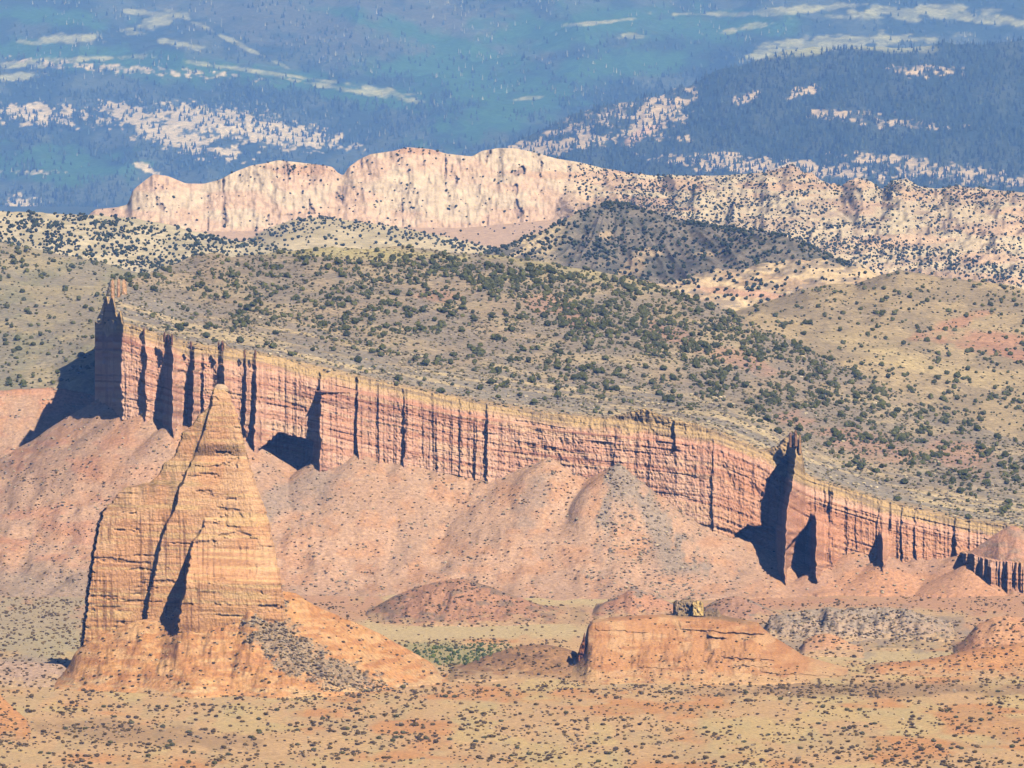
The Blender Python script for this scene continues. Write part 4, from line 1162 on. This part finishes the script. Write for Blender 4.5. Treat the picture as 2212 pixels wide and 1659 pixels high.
# low brush and stones on the hills
k1 = scatter(rng, G1, 10800, .5 + clump(px_, py_, 641, 60, 20))
k0 = scatter(rng, G0, 1900, np.ones(px0_.shape))
k2 = scatter(rng, G2, 2500, np.ones(px2_.shape))
kk = np.concatenate([k1, k0, k2])
wk = rng.uniform(.4, 1, len(kk)) ** 1.5 * 2.4
tag(spread('brush', bushes_lo, kk, wk, wk * .6, tints(len(kk), lin((110, 104, 72)), lin((150, 138, 102)), rng), M_LEAF, rng), 'low grey green brush covering the hills behind the cliff', 'brush', kind='stuff')
s1 = scatter(rng, G1, 2300, .2 + 3 * near_rim)
ws1 = rng.uniform(.3, 1, len(s1)) ** 1.6 * 3.0
tag(spread('hill_rubble', stones, s1, ws1, ws1 * .7, tints(len(s1), lin((150, 138, 126)), lin((220, 200, 166)), rng), M_STONE, rng), 'pale stones on the slope just above the cliff rim', 'rubble', kind='stuff')

# trees farther back: pale slopes, dark hill, outcrops, slickrock
f3 = scatter(rng, G3, 4700, .5 + 1.6 * clump(px3_, py3_, 651, 50, 14))
f3b = scatter(rng, G3b, 900, .25 + 1.6 * sstep(-12, 8, 20 - (py3b_ - ip([(480, 535), (580, 494), (700, 463), (860, 486), (1060, 536), (1300, 560)], px3b_[0])[None])) + .5 * clump(px3b_, py3b_, 652))
f4 = scatter(rng, G4, 2300, .45 + 1.2 * clump(px4_, py4_, 653, 40, 20) + 3.5 * sstep(-16, 0, -(py4_ - ip(h4r, px4_[0], 5)[None])))
f5 = scatter(rng, G5, 620, .3 + 1.6 * clump(px5_, py5_, 654, 40, 8))
w345 = (.4 + .6 * rng.rand(len(f3) + len(f3b) + len(f4) + len(f5)) ** 1.8) * 4.0
d6 = rgt * (.5 + 1.8 * clump(px6_, py6_, 655, 70, 14) + 2.0 * blob(px6_, py6_, 1900, 545, 420, 22, 10, seed=656) + 1.2 * blob(px6_, py6_, 1500, 430, 180, 30, 0, seed=657))
d6 = d6 + 1.6 * rgt * sstep(-34, -4, ip(h6r, PX6[0], 3)[None] - PY6)
d6 = d6 + (1 - rgt) * (.06 + 1.2 * blob(px6_, py6_, 660, 364, 80, 10, 4, seed=453) + 1.0 * blob(px6_, py6_, 905, 325, 55, 7, 2, seed=454) + .4 * sstep(.2, .5, fbm(px6_ / 40, py6_ / 20, 3, 658)) + .7 * crk)
f6 = scatter(rng, G6, 9800, d6)
w6 = (.35 + .65 * rng.rand(len(f6)) ** 1.6) * 3.9
far = np.concatenate([f3, f3b, f4, f5, f6])
wf = np.concatenate([w345, w6])
tag(spread('far_junipers', bushes_lo, far, wf, wf * rng.uniform(.8, 1.2, len(wf)), tints(len(far), lin((48, 58, 48)), lin((76, 84, 62)), rng), M_LEAF, rng), 'small dark trees dotting the pale slopes, the dark hill and the white slickrock', 'trees', kind='stuff')

# mountain forest: one far-off wood
m7 = scatter(rng, G7, 18000, (1 - .5 * rock7) * (1 - .95 * mead7))
m8 = scatter(rng, G8, 27000, (py8_ > -90) * (1 - .5 * rock8) * (1 - .93 * mead) * (1 - .82 * teal) * (.25 + .8 * sstep(60, 260, py8_)) * (.35 + 1.3 * sstep(-.25, .3, fbm(px8_ / 80, py8_ / 22, 4, 662))))
mm = np.concatenate([m7, m8])
wm_ = np.concatenate([rng.uniform(5.5, 11, len(m7)), rng.uniform(6.5, 13, len(m8))])
hm = wm_ * rng.uniform(1.2, 2.1, len(wm_))
tag(spread('forest', conif, mm, wm_, hm, tints(len(mm), lin((24, 36, 34)), lin((76, 88, 72)), rng), M_LEAF, rng), 'dark conifer forest covering the mountain', 'forest', kind='stuff')
a8 = scatter(rng, G8, 5200, (.01 + 1.2 * sstep(.2, .6, fbm(px8_ / 60, py8_ / 16, 4, 661)) + .5 * mead) * (1 - .8 * sstep(230, 300, py8_)) * (1 - .9 * mead))
wa = rng.uniform(3.5, 7, len(a8))
tag(spread('aspen_grove', conif, a8, wa, wa * rng.uniform(2, 4, len(wa)), tints(len(a8), lin((110, 118, 100)), lin((168, 166, 146)), rng), M_LEAF, rng), 'pale aspen trunks and saplings scattered through the mountain forest', 'aspens', kind='stuff')

# ------------------------------------------------------------------ air
bm = bmesh.new()
bmesh.ops.create_cube(bm, size=1)
me = bpy.data.meshes.new('haze')
bm.to_mesh(me)
bm.free()
hz = bpy.data.objects.new('haze', me)
x0, x1, y0, y1, z0, z1 = -16000, 16000, -700, 40500, -480, 2600
hz.scale = (x1 - x0, y1 - y0, z1 - z0)
hz.location = ((x0 + x1) / 2, (y0 + y1) / 2, (z0 + z1) / 2)
COL.objects.link(hz)
hm_ = bpy.data.materials.new('haze_air')
hm_.use_nodes = True
nt = hm_.node_tree
nt.nodes.clear()
out = nt.nodes.new('ShaderNodeOutputMaterial')
pv = nt.nodes.new('ShaderNodeVolumePrincipled')
pv.inputs['Color'].default_value = (0.14, 0.335, 1.0, 1)
pv.inputs['Absorption Color'].default_value = (1, 1, 1, 1)
pv.inputs['Density'].default_value = 3.1e-5
pv.inputs['Anisotropy'].default_value = -0.2
nt.links.new(pv.outputs[0], out.inputs['Volume'])
me.materials.append(hm_)
tag(hz, 'thin blue haze filling the air out to the mountain', 'haze', kind='stuff')
